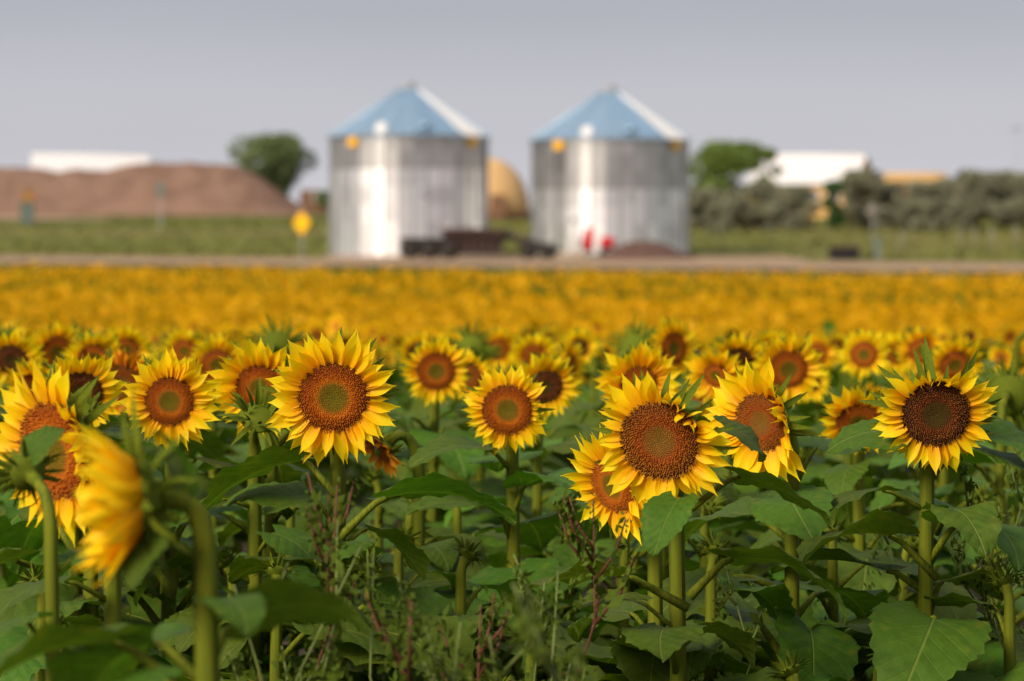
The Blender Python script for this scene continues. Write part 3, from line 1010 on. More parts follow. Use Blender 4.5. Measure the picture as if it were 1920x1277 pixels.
def disc_geo(mb_, n, seed, inner):
    """unit disc of florets facing +Z; inner = radius of the closed centre"""
    rg = np.random.default_rng(seed)
    prof = np.linspace(0, 1, 8)
    ang = np.linspace(0, 2 * math.pi, 20, endpoint=False)
    v = [(r_ * math.cos(a), r_ * math.sin(a), dome_z(r_)) for r_ in prof for a in ang]
    f = [(i * 20 + j, (i + 1) * 20 + j, (i + 1) * 20 + (j + 1) % 20, i * 20 + (j + 1) % 20) for i in range(7) for j in range(20)]
    mb_.add(v, f, rad=np.repeat(prof, 20), tipf=0.0)
    sp_ = math.sqrt(math.pi / n)
    V, Fc, Ra, Ti = [], [], [], []
    for i in range(n):
        r_ = math.sqrt((i + .5) / n) * 1.0
        th = i * 2.399963
        h = (.03 if r_ < inner else .045 + .03 * min(1, (r_ - inner) / .2)) * rg.uniform(.65, 1.3)
        lean = (.0 if r_ < inner else .025) * rg.uniform(-.2, 1.4) + (.025 * (r_ > .93))
        c, s_ = math.cos(th), math.sin(th)
        z0 = dome_z(r_) - .01
        b = sp_ * .46
        tw = rg.uniform(-.02, .02)
        tx, ty = r_ * c + lean * c - tw * s_, r_ * s_ + lean * s_ + tw * c
        k = len(V)
        for a in range(4):
            aa_ = th + a * math.pi / 2 + .78
            V.append((r_ * c + b * math.cos(aa_), r_ * s_ + b * math.sin(aa_), z0))
        for a in range(4):
            aa_ = th + a * math.pi / 2 + .78
            V.append((tx + b * .5 * math.cos(aa_), ty + b * .5 * math.sin(aa_), z0 + h))
        V.append((tx, ty, z0 + h * 1.15))
        Ra += [r_] * 9
        tv = rg.uniform(.5, 1.3)
        Ti += [0] * 4 + [.85 * tv] * 4 + [tv]
        for a in range(4):
            e_ = (a + 1) % 4
            Fc.append((k + a, k + e_, k + 4 + e_, k + 4 + a))
            Fc.append((k + 4 + a, k + 4 + e_, k + 8))
    mb_.add(V, Fc, rad=np.array(Ra), tipf=np.clip(Ti, 0, 1))


DISC_ME, DISC_LO = [], []
for k, inn in enumerate((.5, .42, .42)):
    m = MB()
    disc_geo(m, 1150, k, inn)
    DISC_ME.append(m.mesh("disc_florets", DISC[k]))
    m = MB()
    disc_geo(m, 150, k + 10, inn)
    DISC_LO.append(m.mesh("disc_florets_small", DISC[k]))

back_prof = [(1.02, .0), (1.06, -.06), (.98, -.22), (.70, -.42), (.36, -.56), (.20, -.75)]
BACK_ME = MB().lathe(back_prof[::-1], 22).mesh("flower_head", BRACT)


def head_matrix(pos, yaw, pitch, roll=0.0):
    a, p = R(yaw), R(pitch)
    nv = Vector((math.sin(a) * math.cos(p), -math.cos(a) * math.cos(p), -math.sin(p)))
    upv = Vector((0, 0, 1))
    yv = (upv - nv * upv.dot(nv)).normalized()
    xv = yv.cross(nv)
    M = Matrix((xv, yv, nv)).transposed().to_4x4()
    return T(*pos) @ M @ Matrix.Rotation(R(roll), 4, "Z"), nv


def petal_plan(rg, npet, L, elev, fold):
    """list of (azimuth, elevation, length, radial offset, z offset, twist)"""
    out = []
    npet = int(npet * 1.38)
    for ring in range(2):
        m_ = int(npet * (.56 if ring == 0 else .44))
        for k in range(m_):
            a = (k + .5 * ring + rg.uniform(-.28, .28)) * 2 * math.pi / m_
            e_ = R(elev + (9 if ring == 1 else -6) + rg.normal(0, 9))
            ln = L * 1.15 * rg.uniform(.8, 1.2) * (1.0 if ring == 0 else .9)
            if rg.random() < .06:
                ln *= .65
            tw = rg.normal(0, .28)
            for fa, fw, fe, fl in fold:
                dd = abs((a - R(fa) + math.pi) % (2 * math.pi) - math.pi)
                k_ = max(0.0, 1 - dd / R(fw))
                k_ = k_ * k_ * (3 - 2 * k_)
                e_ += R(fe) * k_ * rg.uniform(.6, 1.3)
                ln *= 1 - (1 - fl) * k_
                tw += rg.normal(0, .8) * k_
            out.append((a, e_, ln, 1.0 - .03 * ring, .01 - .04 * (ring == 0), tw))
    return out


def petal_matrix(pl, Rr):
    a, e_, ln, ro, zo, tw = pl
    return Matrix.Rotation(a, 4, "Z") @ T(Rr * ro * .97, 0, Rr * zo) @ Matrix.Rotation(-e_, 4, "Y") @ Matrix.Rotation(tw, 4, "X") @ Matrix.Scale(ln, 4)


# leaves --------------------------------------------------------------
def leaf_geo(mb_, seed, nl=20, nw=5, pet=True):
    """unit leaf: blade length 1; petiole starts at the origin and runs along +X"""
    rg = np.random.default_rng(seed + 900)
    lp = rg.uniform(.38, .6)
    pe = R(rg.uniform(28, 55))
    p0 = np.array([0, 0, 0.0])
    p1 = np.array([lp * math.cos(pe) * .55, 0, lp * math.sin(pe) * .62])
    p2 = np.array([lp * math.cos(pe), 0, lp * math.sin(pe) * .95])
    if pet:
        mb_.tube([p0, p1, (p1 + p2) / 2 + np.array([0, 0, .02]), p2], [.036, .027, .025, .02], 7, 1)
    phi0 = R(rg.uniform(-6, 22))
    kap = R(rg.uniform(34, 82))
    Wm = rg.uniform(.44, .53)
    foldv = R(rg.uniform(4, 24))
    ra, rk, rph = rg.uniform(.02, .055), rg.uniform(9, 16), rg.uniform(0, 6, 2)
    back = rg.uniform(.12, .2)
    side = rg.uniform(-.18, .18)
    ts = np.linspace(0, 1, nl + 1)
    mids, tans = [p2], []
    for i, t in enumerate(ts):
        ph = phi0 - kap * t ** 1.2
        tans.append(ph)
        if i:
            d_ = np.array([math.cos(ph), 0, math.sin(ph)]) / nl
            mids.append(mids[-1] + d_)
    v, uv = [], []
    for i, t in enumerate(ts):
        w = Wm * ((t + .02) ** .42) * ((1 - t) ** .8) * 1.72 + .003
        saw = 1.0 + (.045 if i % 2 else -.035) * (t < .97)
        ph = tans[i]
        tv = np.array([math.cos(ph), 0, math.sin(ph)])
        nv = np.array([-math.sin(ph), 0, math.cos(ph)])
        for j in range(2 * nw + 1):
            s_ = (j - nw) / nw
            edge = abs(s_)
            y = s_ * w * (saw if edge > .99 else 1)
            sh = -back * edge ** 1.6 * (1 - t) ** 2.2
            z = abs(y) * math.sin(foldv * (1 - .3 * t)) - .22 * y * y
            z += ra * edge ** 1.5 * math.sin(rk * t + rph[0 if s_ > 0 else 1]) + .014 * math.sin(t * 34 - edge * 11) * (edge > .15) * edge
            p = mids[i] + tv * (sh + (.012 if (i % 2 and edge > .99) else 0)) + nv * z + np.array([0, y * math.cos(foldv), 0])
            p[1] += side * t * t
            v.append(p)
            uv.append((y / (2 * Wm) + .5, t + sh))
    k = 2 * nw + 1
    f = [(i * k + j, (i + 1) * k + j, (i + 1) * k + j + 1, i * k + j + 1) for i in range(nl) for j in range(k - 1)]
    mb_.add(v, f, 0, uv)


LEAF_ME = []
for k in range(14):
    m = MB()
    leaf_geo(m, k)
    LEAF_ME.append(m.mesh("leaf", [LEAF, STEM]))
LEAF_LO = []
for k in range(6):
    m = MB()
    leaf_geo(m, k + 40, 9, 2, True)
    LEAF_LO.append((np.concatenate(m.v), m.f, m.m, np.concatenate(m.uv)))


def stem_pts(base, head, nv, Rr, nod):
    b = np.array(base)
    h = np.array(head) - np.array(nv) * Rr * .62
    up_ = max(.02, .05 + .10 * math.sin(R(max(0, nod))))
    sway = np.array([random.uniform(-.015, .015), random.uniform(-.015, .015), 0])
    off_ = math.hypot(h[0] - b[0], h[1] - b[1])
    drop = max(.11, off_ * 1.15)
    neck = np.array([b[0], b[1], h[2] - drop])
    pts = [b, b + (neck - b) * .35 + sway, b + (neck - b) * .7 - sway * .6, neck]
    c1 = neck + np.array([0, 0, drop * .62 + up_ * .35])
    c2 = h - np.array(nv) * (.02 + .5 * off_)
    for t in np.linspace(.12, 1, 9):
        pts.append((1 - t) ** 3 * neck + 3 * (1 - t) ** 2 * t * c1 + 3 * (1 - t) * t * t * c2 + t ** 3 * h)
    return np.array(pts)


COUNT = {"leaf": 0, "pet": 0}


def add_leaves(root, base, topz, rg, nleaf, lmax, zmin=.28, ztop=.93, az0=None):
    """individual leaves up a stem; root has identity rotation at base"""
    az = rg.uniform(0, 6.28) if az0 is None else az0
    H = topz - base[2]
    for k in range(nleaf):
        t = k / max(1, nleaf - 1)
        z_ = H * (zmin + (ztop - zmin) * t)
        az += 2.399963 + rg.uniform(-.4, .4)
        s_ = lmax * (1.0 - .45 * t ** 2.4) * rg.uniform(.82, 1.14)
        M = T(0, 0, z_) @ Matrix.Rotation(az, 4, "Z") @ Matrix.Rotation(R(rg.uniform(-10, 14)), 4, "Y") @ Matrix.Rotation(R(rg.uniform(-16, 16)), 4, "X") @ Matrix.Scale(s_, 4)
        ob("leaf", LEAF_ME[int(rg.integers(0, 14))], root, M)
        COUNT["leaf"] += 1


def flower_head(root, rootpos, pos, yaw, pitch, Rr, L, stage, rg, npet, elev, fold, detailed, old=False, bud=False, roll=0, bractL=.7):
    M, nv = head_matrix(pos, yaw, pitch, roll)
    Ml = T(*(-Vector(rootpos))) @ M
    hd = ob("flower_head", BACK_ME, root, Ml @ Matrix.Scale(Rr, 4))
    inv = Matrix.Scale(1 / Rr, 4)
    if not bud:
        o = ob("disc_florets", (DISC_ME if detailed else DISC_LO)[stage], hd)
        o["kind"] = "stuff"
        plan = petal_plan(rg, npet, L, elev, fold)
        if detailed:
            mes = PET_OLD_ME if old else PET_ME
            for pl in plan:
                ob("petal", mes[int(rg.integers(0, 9))], hd, inv @ petal_matrix(pl, Rr))
                COUNT["pet"] += 1
        else:
            m = MB()
            for pl in plan:
                mm = np.array(inv @ petal_matrix(pl, Rr))
                pv_, pf_, pu_ = PVL[int(rg.integers(0, 6))]
                m.add(pv_ @ mm[:3, :3].T + mm[:3, 3], pf_, 0, pu_)
            ob("petals", m.mesh("petals", PETAL_OLD if old else PETAL), hd)
    nb = 33 if not bud else 48
    mj = MB()
    for k in range(nb):
        ring = k % 3
        a = k * 2.399963 + rg.uniform(-.2, .2)
        if bud:
            e_ = R((70, 38, 5)[ring] + rg.normal(0, 10))
            ln = Rr * rg.uniform(1.0, 1.5)
            ro, zo = (.72, .9, 1.0)[ring], (.12, 0, -.15)[ring]
        else:
            e_ = R((-6, -28, -50)[ring] + rg.normal(0, 10) + .4 * elev)
            ln = (Rr + L) * bractL * rg.uniform(.6, .95) * (1, .95, .7)[ring]
            ro, zo = (1.0, 1.0, .84)[ring], (-.08, -.2, -.34)[ring]
        Mb = inv @ (Matrix.Rotation(a, 4, "Z") @ T(Rr * ro * .92, 0, Rr * zo) @ Matrix.Rotation(-e_, 4, "Y") @ Matrix.Rotation(rg.normal(0, .2), 4, "X") @ Matrix.Scale(ln, 4))
        if detailed:
            ob("bract", BR_ME[int(rg.integers(0, 5))], hd, Mb)
        else:
            mm = np.array(Mb)
            pv_, pf_, pu_ = BV[int(rg.integers(0, 5))]
            mj.add(pv_ @ mm[:3, :3].T + mm[:3, 3], pf_, 0, pu_)
    if not detailed:
        ob("bracts", mj.mesh("bracts", BRACT), hd)
    return hd, nv


def sunflower(u, v, d, Rr, L, yaw, pitch, stage, label, npet=40, elev=8, fold=(), detailed=True, old=False, bud=False, seed=0, nleaf=16, lmax=.33, base_off=None, group=None, sr=.0135, bractL=.7, zmin=.3, ztop=.93):
    rg = np.random.default_rng(seed + 4000)
    random.seed(seed)
    pos = P(u, v, d)
    _, nv = head_matrix(pos, yaw, pitch)
    hx = Vector((nv.x, nv.y, 0))
    hx = hx.normalized() if hx.length > 1e-4 else Vector((0, -1, 0))
    off = .085 + Rr * .5 if base_off is None else base_off
    bx_, by_ = pos.x - hx.x * off, pos.y - hx.y * off
    base = Vector((bx_, by_, gzf(bx_, by_)))
    root = tag(ob("sunflower", None, None, T(*base)), label, "sunflower", group or "sunflowers in the field")
    pts = stem_pts(base, pos, nv, Rr, pitch) - np.array(base)
    rad = np.interp(np.arange(len(pts)), [0, 3, len(pts) - 3, len(pts) - 1], [sr * 1.25, sr, sr * .8, sr * 1.15])
    ob("stem", MB().tube(pts, rad, 12 if detailed else 7, 0, .085 if detailed else 0).mesh("stem", STEM), root)
    flower_head(root, base, pos, yaw, pitch, Rr, L, stage, rg, npet, elev, fold, detailed, old, bud, bractL=bractL)
    if detailed:
        add_leaves(root, base, pos.z - .06, np.random.default_rng(seed + 8000), nleaf, lmax, zmin, ztop)
    else:
        foliage(root, pos.z - .05 - base.z, rg, 9, lmax * 1.15)
    return root


def foliage(root, H, rg, nleaf, lmax):
    m = MB()
    az = rg.uniform(0, 6.28)
    for k in range(nleaf):
        t = k / (nleaf - 1)
        z_ = H * (.35 + .55 * t)
        az += 2.399963 + rg.uniform(-.4, .4)
        s_ = lmax * (1.0 - .45 * t ** 2) * rg.uniform(.85, 1.15)
        mm = np.array(T(0, 0, z_) @ Matrix.Rotation(az, 4, "Z") @ Matrix.Rotation(R(rg.uniform(-10, 14)), 4, "Y") @ Matrix.Scale(s_, 4))
        lv, lf, lm, lu = LEAF_LO[int(rg.integers(0, 6))]
        n0 = m.n
        m.add(lv @ mm[:3, :3].T + mm[:3, 3], lf, 0, lu)
        m.m[-len(lf):] = lm
    o = ob("leaves", m.mesh("leaves", [LEAF_FAR, STEM]), root)
    o["kind"] = "stuff"


# ------------------------------------------------------------------ the sunflowers one can tell apart
S = sunflower
S(625, 745, 5.6, .070, .060, 0, 7, 0, "big sharp sunflower with olive green centre, largest left of the middle", 42, 10, seed=1, ztop=.84)
S(318, 752, 6.0, .053, .050, 4, 6, 0, "sharp sunflower with round orange brown disc left of the biggest one", 40, 6, seed=2)
S(952, 768, 6.3, .057, .040, -5, 9, 0, "sharp short petalled sunflower with green centre in the middle of the photo", 40, -4, fold=((0, 40, 45, .6),), seed=3)
S(1238, 826, 5.2, .075, .053, -17, 12, 2, "large sunflower with tan speckled disc and petals curled over its upper right", 44, 4, fold=((50, 62, 80, .72),), seed=4, lmax=.27, ztop=.76)
S(1428, 792, 5.75, .062, .062, -38, 7, 2, "sunflower turned left with a leaf across its disc and curled right petals", 42, 2, fold=((15, 80, 85, .62),), seed=5)
S(1755, 776, 5.6, .068, .052, 0, 17, 1, "dark brown disc sunflower with green bracts showing on top, farthest right", 44, -2, fold=((95, 75, 60, .68),), seed=6, bractL=.85)
S(1150, 910, 5.55, .057, .058, -48, 16, 0, "low sunflower turned left, half hidden behind the tan disc one", 36, 8, seed=7, ztop=.78)
S(1198, 722, 7.2, .050, .056, 8, 8, 0, "sunflower hidden behind the top of the tan disc flower", 36, 12, seed=8)
S(1612, 792, 6.7, .055, .046, -6, 34, 0, "nodding sunflower half covered by a leaf, left of the dark disc one", 34, 6, seed=9)
S(488, 728, 6.3, .055, .055, -8, 12, 0, "sunflower fanning petals behind a green bud, left of the biggest one", 34, 22, seed=10)
S(150, 738, 6.3, .052, .046, 14, 16, 1, "dark disc sunflower behind a spiky green bud near the left edge", 34, 4, seed=11)
S(104, 846, 4.75, .084, .062, -40, 10, 0, "big sunflower turned left with orange disc at the left edge", 42, 6, fold=((10, 75, 70, .7),), seed=12, lmax=.24, nleaf=8)
S(258, 938, 3.5, .046, .066, -76, 2, 0, "very blurred foreground sunflower seen from the side facing left", 50, 58, seed=13, lmax=.2, nleaf=9, base_off=.085, sr=.0140, bractL=1.05)
S(52, 886, 4.3, .027, .03, -150, -15, 0, "green backed bud head in front of the big left edge sunflower", bud=True, seed=14, lmax=.19, nleaf=8, sr=.01)
S(712, 842, 6.5, .040, .036, -58, 38, 2, "small drooping orange sunflower below the biggest one's right side", 26, 20, old=True, seed=15, lmax=.22, ztop=.82)
S(485, 780, 5.9, .038, .03, 10, -40, 0, "spiky green bud standing left of the biggest sunflower", bud=True, seed=16, lmax=.24)
S(158, 768, 5.9, .024, .03, 0, -45, 0, "small spiky green bud in front of the dark disc near the left edge", bud=True, seed=17, lmax=.22)
D = dict(detailed=True)
S(1262, 654, 9.0, .052, .050, 40, 3, 0, "tall blurred sunflower turned right, highest of those behind the tan disc one", 36, 6, seed=21)
S(106, 662, 9.0, .055, .045, 34, 4, 0, "blurred sunflower turned right with olive centre near the left edge", 36, 6, seed=22)
S(818, 696, 8.2, .056, .044, 4, 10, 0, "soft round sunflower between the biggest one and the middle one", 36, 6, seed=23)
S(1478, 692, 8.2, .058, .05, 2, 16, 0, "soft large sunflower above the one with a leaf across its disc", 36, 4, seed=24)
S(70, 724, 7.5, .046, .045, -10, 36, 0, "soft nodding sunflower just behind the big left edge one", 32, 14, seed=25)
S(232, 716, 7.4, .05, .045, -14, 22, 2, "soft orange sunflower tucked behind the sharp round disc one", 32, 6, seed=26, old=True)

MID = [
    (178, 672, 8.6, .050, .046, 0, 26, 0, "soft nodding sunflower with a leaf over its disc, upper left"),
    (238, 655, 10, .046, .045, 4, 24, 0, "soft sunflower second behind the sharp round disc one, upper left"),
    (407, 684, 8.6, .050, .044, 14, 14, 0, "soft sunflower with green centre right above the sharp round disc one"),
    (1066, 690, 9.2, .044, .046, 58, 5, 0, "soft sunflower turned sharply right, right of the middle flower's top"),
    (1024, 724, 8.0, .050, .048, 10, 18, 1, "soft dark disc sunflower peeping from behind the middle flower"),
    (1380, 680, 8.4, .052, .048, 6, 28, 1, "soft nodding dark disc sunflower right of the tall blurred one"),
    (1343, 704, 8.0, .038, .05, -22, 26, 0, "soft yellow sunflower just above the flower with curled right petals"),
    (1620, 665, 9.6, .046, .042, 2, 8, 0, "soft round sunflower with green centre, middle of the right row"),
    (1680, 664, 11, .044, .042, -4, 26, 0, "soft nodding sunflower left of the dark disc one's top"),
    (1726, 658, 10, .044, .042, 2, 12, 0, "soft sunflower directly above the dark disc one"),
    (1790, 684, 9, .050, .046, 6, 24, 0, "soft sunflower behind the upper right of the dark disc one"),
    (22, 674, 8.4, .050, .046, 0, 26, 1, "soft dark disc sunflower cut by the left edge"),
    (346, 658, 10.5, .046, .042, 0, 18, 0, "soft sunflower peeping above the sharp round disc one"),
    (786, 662, 11, .046, .042, 4, 24, 1, "soft dark disc sunflower above the soft round one"),
    (850, 655, 12, .044, .042, 2, 18, 0, "small soft sunflower above and right of the soft round one"),
    (880, 706, 8.6, .046, .04, -20, 24, 2, "soft orange disc left of the middle flower's top"),
    (935, 655, 11.5, .046, .044, 4, 20, 0, "soft sunflower straight above the middle flower"),
    (1002, 666, 10.5, .046, .044, -4, 26, 0, "soft nodding sunflower above the middle flower's right side"),
    (1086, 652, 12.5, .044, .042, 4, 16, 1, "small soft dark disc sunflower left of the tall blurred one"),
    (1446, 654, 12, .044, .04, 2, 16, 0, "small soft sunflower between the two large soft right ones"),
    (1532, 662, 12, .046, .042, -6, 16, 0, "soft sunflower left of the soft round right one"),
]
for k, (u_, v_, d_, r_, l_, yw, pt, stg, lab) in enumerate(MID):
    S(u_, v_, d_, r_, l_, yw, pt, stg, lab, 34, 6, detailed=False, seed=100 + k, lmax=.25)
for k, (u_, v_, d_, yw, lab) in enumerate([(520, 652, 9.4, 165, "soft green back of a sunflower left of the biggest one's top"), (1190, 655, 10, 150, "soft green back of a sunflower left of the tall blurred one"),
                                         (885, 655, 11, 170, "soft green back of a sunflower above the middle flower's left"), (1892, 742, 7.4, 160, "dark green back of a sunflower at the right edge"),
                                         (148, 655, 9.6, 140, "soft green back of a sunflower between the soft upper left ones")]):
    S(u_, v_, d_, .052, .02, yw, 0, 0, lab, 24, -20, detailed=False, seed=150 + k, bud=True)

def place_leaf(root, u, v, d, az, s_, pitch=0, roll=0, var=0):
    p = P(u, v, d) - root.location
    M = T(*p) @ Matrix.Rotation(R(az), 4, "Z") @ Matrix.Rotation(R(pitch), 4, "Y") @ Matrix.Rotation(R(roll), 4, "X") @ Matrix.Scale(s_, 4)
    ob("leaf", LEAF_ME[var], root, M)


for o in list(bpy.data.objects):
    if o.name.split(".")[0] == "sunflower" and not o.parent:
        o.location = o.matrix_basis.translation
SF = {o["label"].split(",")[0]: o for o in bpy.data.objects if o.name.split(".")[0] == "sunflower" and "label" in o}
fl = lambda key: next(o for k, o in SF.items() if k.startswith(key))
place_leaf(fl("large sunflower with tan"), 1306, 838, 5.38, 14, .125, 12, 25, 1)
place_leaf(fl("large sunflower with tan"), 1288, 948, 5.2, -112, .135, 34, 0, 2)
place_leaf(fl("large sunflower with tan"), 1296, 955, 5.25, -15, .19, 10, -20, 5)
place_leaf(fl("large sunflower with tan"), 1292, 1120, 5.25, -12, .27, 2, -15, 3)
place_leaf(fl("large sunflower with tan"), 1290, 1140, 5.2, 195, .27, 2, 15, 7)
place_leaf(fl("dark brown disc"), 1752, 850, 5.68, 175, .17, 0, -25, 4)
place_leaf(fl("dark brown disc"), 1762, 850, 5.68, 12, .20, 8, 20, 6)
place_leaf(fl("dark brown disc"), 1757, 1000, 5.6, -80, .19, 8, 0, 8)
place_leaf(fl("dark brown disc"), 1757, 1085, 5.62, 200, .25, -8, 15, 9)
place_leaf(fl("big sharp"), 630, 930, 5.62, 165, .24, 4, 10, 10)
place_leaf(fl("big sharp"), 634, 1010, 5.62, 8, .27, -6, -15, 11)
place_leaf(fl("very blurred"), 388, 1262, 3.580, 4, 0.189, -18, -30, 3)
place_leaf(fl("very blurred"), 384, 1330, 3.557, 190, 0.241, -4, 10, 12)
place_leaf(fl("very blurred"), 384, 1285, 3.557, 140, 0.230, 4, 0, 13)
place_leaf(fl("very blurred"), 372, 1048, 3.557, 185, 0.086, 6, -15, 6)
place_leaf(fl("very blurred"), 330, 985, 3.580, 150, 0.092, -60, 10, 9)
place_leaf(fl("very blurred"), 322, 960, 3.534, 215, 0.086, -72, -10, 2)
place_leaf(fl("very blurred"), 330, 1000, 3.511, 230, 0.080, 40, 0, 4)
place_leaf(fl("green backed bud"), 62, 890, 4.3, 20, .075, -62, 30, 3)

# shorter young plants that fill the front rows with leaves
FILL = [(60, 5.6), (250, 5.2), (420, 6.0), (560, 6.9), (760, 6.2), (850, 7.0), (1060, 7.2), (1330, 6.6), (1560, 6.2), (1660, 5.5), (1880, 5.6), (1840, 6.9), (700, 7.6), (930, 5.3),
        (1400, 5.0), (300, 7.2), (1500, 7.6), (1240, 7.8), (1740, 7.8), (130, 7.4), (600, 5.1), (480, 4.9), (1580, 4.7), (1820, 4.7), (20, 4.9), (820, 4.9),
        (690, 5.7), (880, 5.9), (1000, 5.5), (1180, 6.3), (380, 5.4), (520, 5.6), (1480, 5.3), (1710, 6.4), (1340, 5.6), (780, 6.9)]
NEAR = [(625, 5.6, "biggest sunflower"), (318, 6.0, "sharp round disc sunflower"), (952, 6.3, "middle sunflower"), (1238, 5.2, "tan disc sunflower"), (1428, 5.75, "leaf crossed sunflower"),
        (1755, 5.6, "dark disc sunflower"), (104, 4.75, "left edge sunflower"), (1612, 6.7, "nodding sunflower"), (485, 5.9, "spiky green bud"), (712, 6.5, "drooping orange sunflower"), (258, 3.5, "blurred foreground sunflower"), (1168, 5.6, "low left turned sunflower"), (818, 8.2, "soft round sunflower"), (1478, 8.2, "soft large sunflower")]
USED = set()
for k, (u_, d_) in enumerate(FILL):
    cand = sorted(NEAR, key=lambda t: abs(t[0] - u_))
    for nu, nd, nn in cand:
        lab = "short leafy budding plant %s and %s of the %s" % ("in front" if d_ < nd - .15 else "behind", "left" if u_ < nu else "right", nn)
        if lab not in USED:
            break
    USED.add(lab)
    rg_ = np.random.default_rng(700 + k)
    hz = rg_.uniform(1.0, 1.12) if d_ > 5.5 else rg_.uniform(.82, .94)
    v_ = HZ + (ZC - hz) / d_ * F
    S(u_, v_, d_, .022, .02, float(rg_.uniform(-180, 180)), -55, 0, lab, bud=True, seed=700 + k,
      nleaf=12, lmax=.31 if d_ > 5 else .26, sr=.011, base_off=.02, group="short budding plants between the open flowers", zmin=.35)

# ------------------------------------------------------------------ the crowd behind: alike soft sunflowers, built from copied pieces
def proto_head(seed, stage, npet, elev):
    rg = np.random.default_rng(seed)
    m = MB()
    for pl in petal_plan(rg, npet, .85, elev, ((90, 60, float(rg.uniform(0, 40)), .85),)):
        mm = np.array(petal_matrix(pl, 1.0))
        pv_, pf_, pu_ = PVL[int(rg.integers(0, 6))]
        m.add(pv_ @ mm[:3, :3].T + mm[:3, 3], pf_, 0, pu_)
    b = MB()
    for k in range(18):
        Mb = Matrix.Rotation(k * 2.4, 4, "Z") @ T(.92, 0, -.1 - .1 * (k % 2)) @ Matrix.Rotation(R(10 + 20 * (k % 2)), 4, "Y") @ Matrix.Scale(float(rg.uniform(.9, 1.3)), 4)
        mm = np.array(Mb)
        pv_, pf_, pu_ = BV[int(rg.integers(0, 5))]
        b.add(pv_ @ mm[:3, :3].T + mm[:3, 3], pf_, 0, pu_)
    return m.mesh("petals", PETAL), b.mesh("bracts", BRACT), DISC_LO[stage]


HEADS = [proto_head(800 + k, (0, 0, 1, 2, 0, 2)[k], 30 + 2 * k, (4, 12, 0, 8, 18, 6)[k]) for k in range(6)]
FOLI, STEMS = [], []
for k in range(5):
    tmp = MB()
    rg_ = np.random.default_rng(850 + k)
    az = 0
    for j in range(8):
        t = j / 7
        az += 2.4 + rg_.uniform(-.4, .4)
        s_ = .345 * (1.0 - .4 * t ** 2) * rg_.uniform(.85, 1.15)
        mm = np.array(T(0, 0, .35 + .55 * t) @ Matrix.Rotation(az, 4, "Z") @ Matrix.Rotation(R(rg_.uniform(-10, 14)), 4, "Y") @ Matrix.Scale(s_, 4))
        lv, lf, lm, lu = LEAF_LO[int(rg_.integers(0, 6))]
        tmp.add(lv @ mm[:3, :3].T + mm[:3, 3], lf, 0, lu)
        tmp.m[-len(lf):] = lm
    FOLI.append(tmp.mesh("leaves", [LEAF_FAR, STEM]))
STEM_LO = MB().tube([(0, 0, 0), (.01, 0, .5), (0, 0, .9), (0, -.01, 1.0), (0, -.045, 1.035), (0, -.075, 1.01)], [.016, .013, .012, .011, .011, .014], 7).mesh("stem", STEM)

placed = []
hand = [(u_, v_) for u_, v_, *_ in MID] + [(1262, 654), (106, 662), (818, 696), (1478, 692), (70, 724), (232, 716), (520, 652), (1190, 655), (885, 655)]
rg_ = np.random.default_rng(99)
tries, n_crowd = 0, 0
while n_crowd < 215 and tries < 6000:
    tries += 1
    y_ = 9.2 + (25.5 - 9.2) * rg_.uniform() ** .75
    half = (960 + 110) / F * y_
    x_ = rg_.uniform(-half, half)
    hh_ = (1.25 + np.clip(rg_.normal(0, .06), -.14, .075)) * (1 if y_ > 11 else .97)
    gz_ = gzf(x_, y_)
    u_ = 960 + x_ / y_ * F
    v_ = HZ + (ZC - gz_ - hh_) / y_ * F
    if any((x_ - a) ** 2 + (y_ - b) ** 2 < .26 ** 2 for a, b in placed):
        continue
    if y_ < 12.5 and any(abs(u_ - a) < 34 and abs(v_ - b) < 40 for a, b in hand):
        continue
    placed.append((x_, y_))
    n_crowd += 1
    yaw = float(rg_.normal(4, 30)) if rg_.random() < .84 else float(rg_.uniform(90, 270))
    root = ob("sunflower", None, None, T(x_, y_, gz_) @ Matrix.Rotation(R(yaw), 4, "Z") @ Matrix.Scale(1.0, 4))
    tag(root, "out of focus sunflower in the crowd behind the sharp front flowers", "sunflower", "out of focus sunflowers of the middle distance")
    ob("stem", STEM_LO, root, Matrix.Scale(hh_, 4))
    fo = ob("leaves", FOLI[int(rg_.integers(0, 5))], root, Matrix.Rotation(float(rg_.uniform(0, 6.28)), 4, "Z") @ Matrix.Diagonal((hh_ * .95, hh_ * .95, hh_ * .97, 1)))
    fo["kind"] = "stuff"
    pm_, bm_, dm_ = HEADS[int(rg_.integers(0, 6))]
    Rr = float(rg_.uniform(.035, .047))
    Mh, _ = head_matrix((0, -.075 * hh_ - Rr * .6, hh_ * 1.005), 0, float(np.clip(rg_.normal(17, 10), -5, 50)))
    hd = ob("flower_head", BACK_ME, root, Mh @ Matrix.Scale(Rr, 4))
    di = ob("disc_florets", dm_, hd)
    di["kind"] = "stuff"
    ob("petals", pm_, hd)
    ob("bracts", bm_, hd)

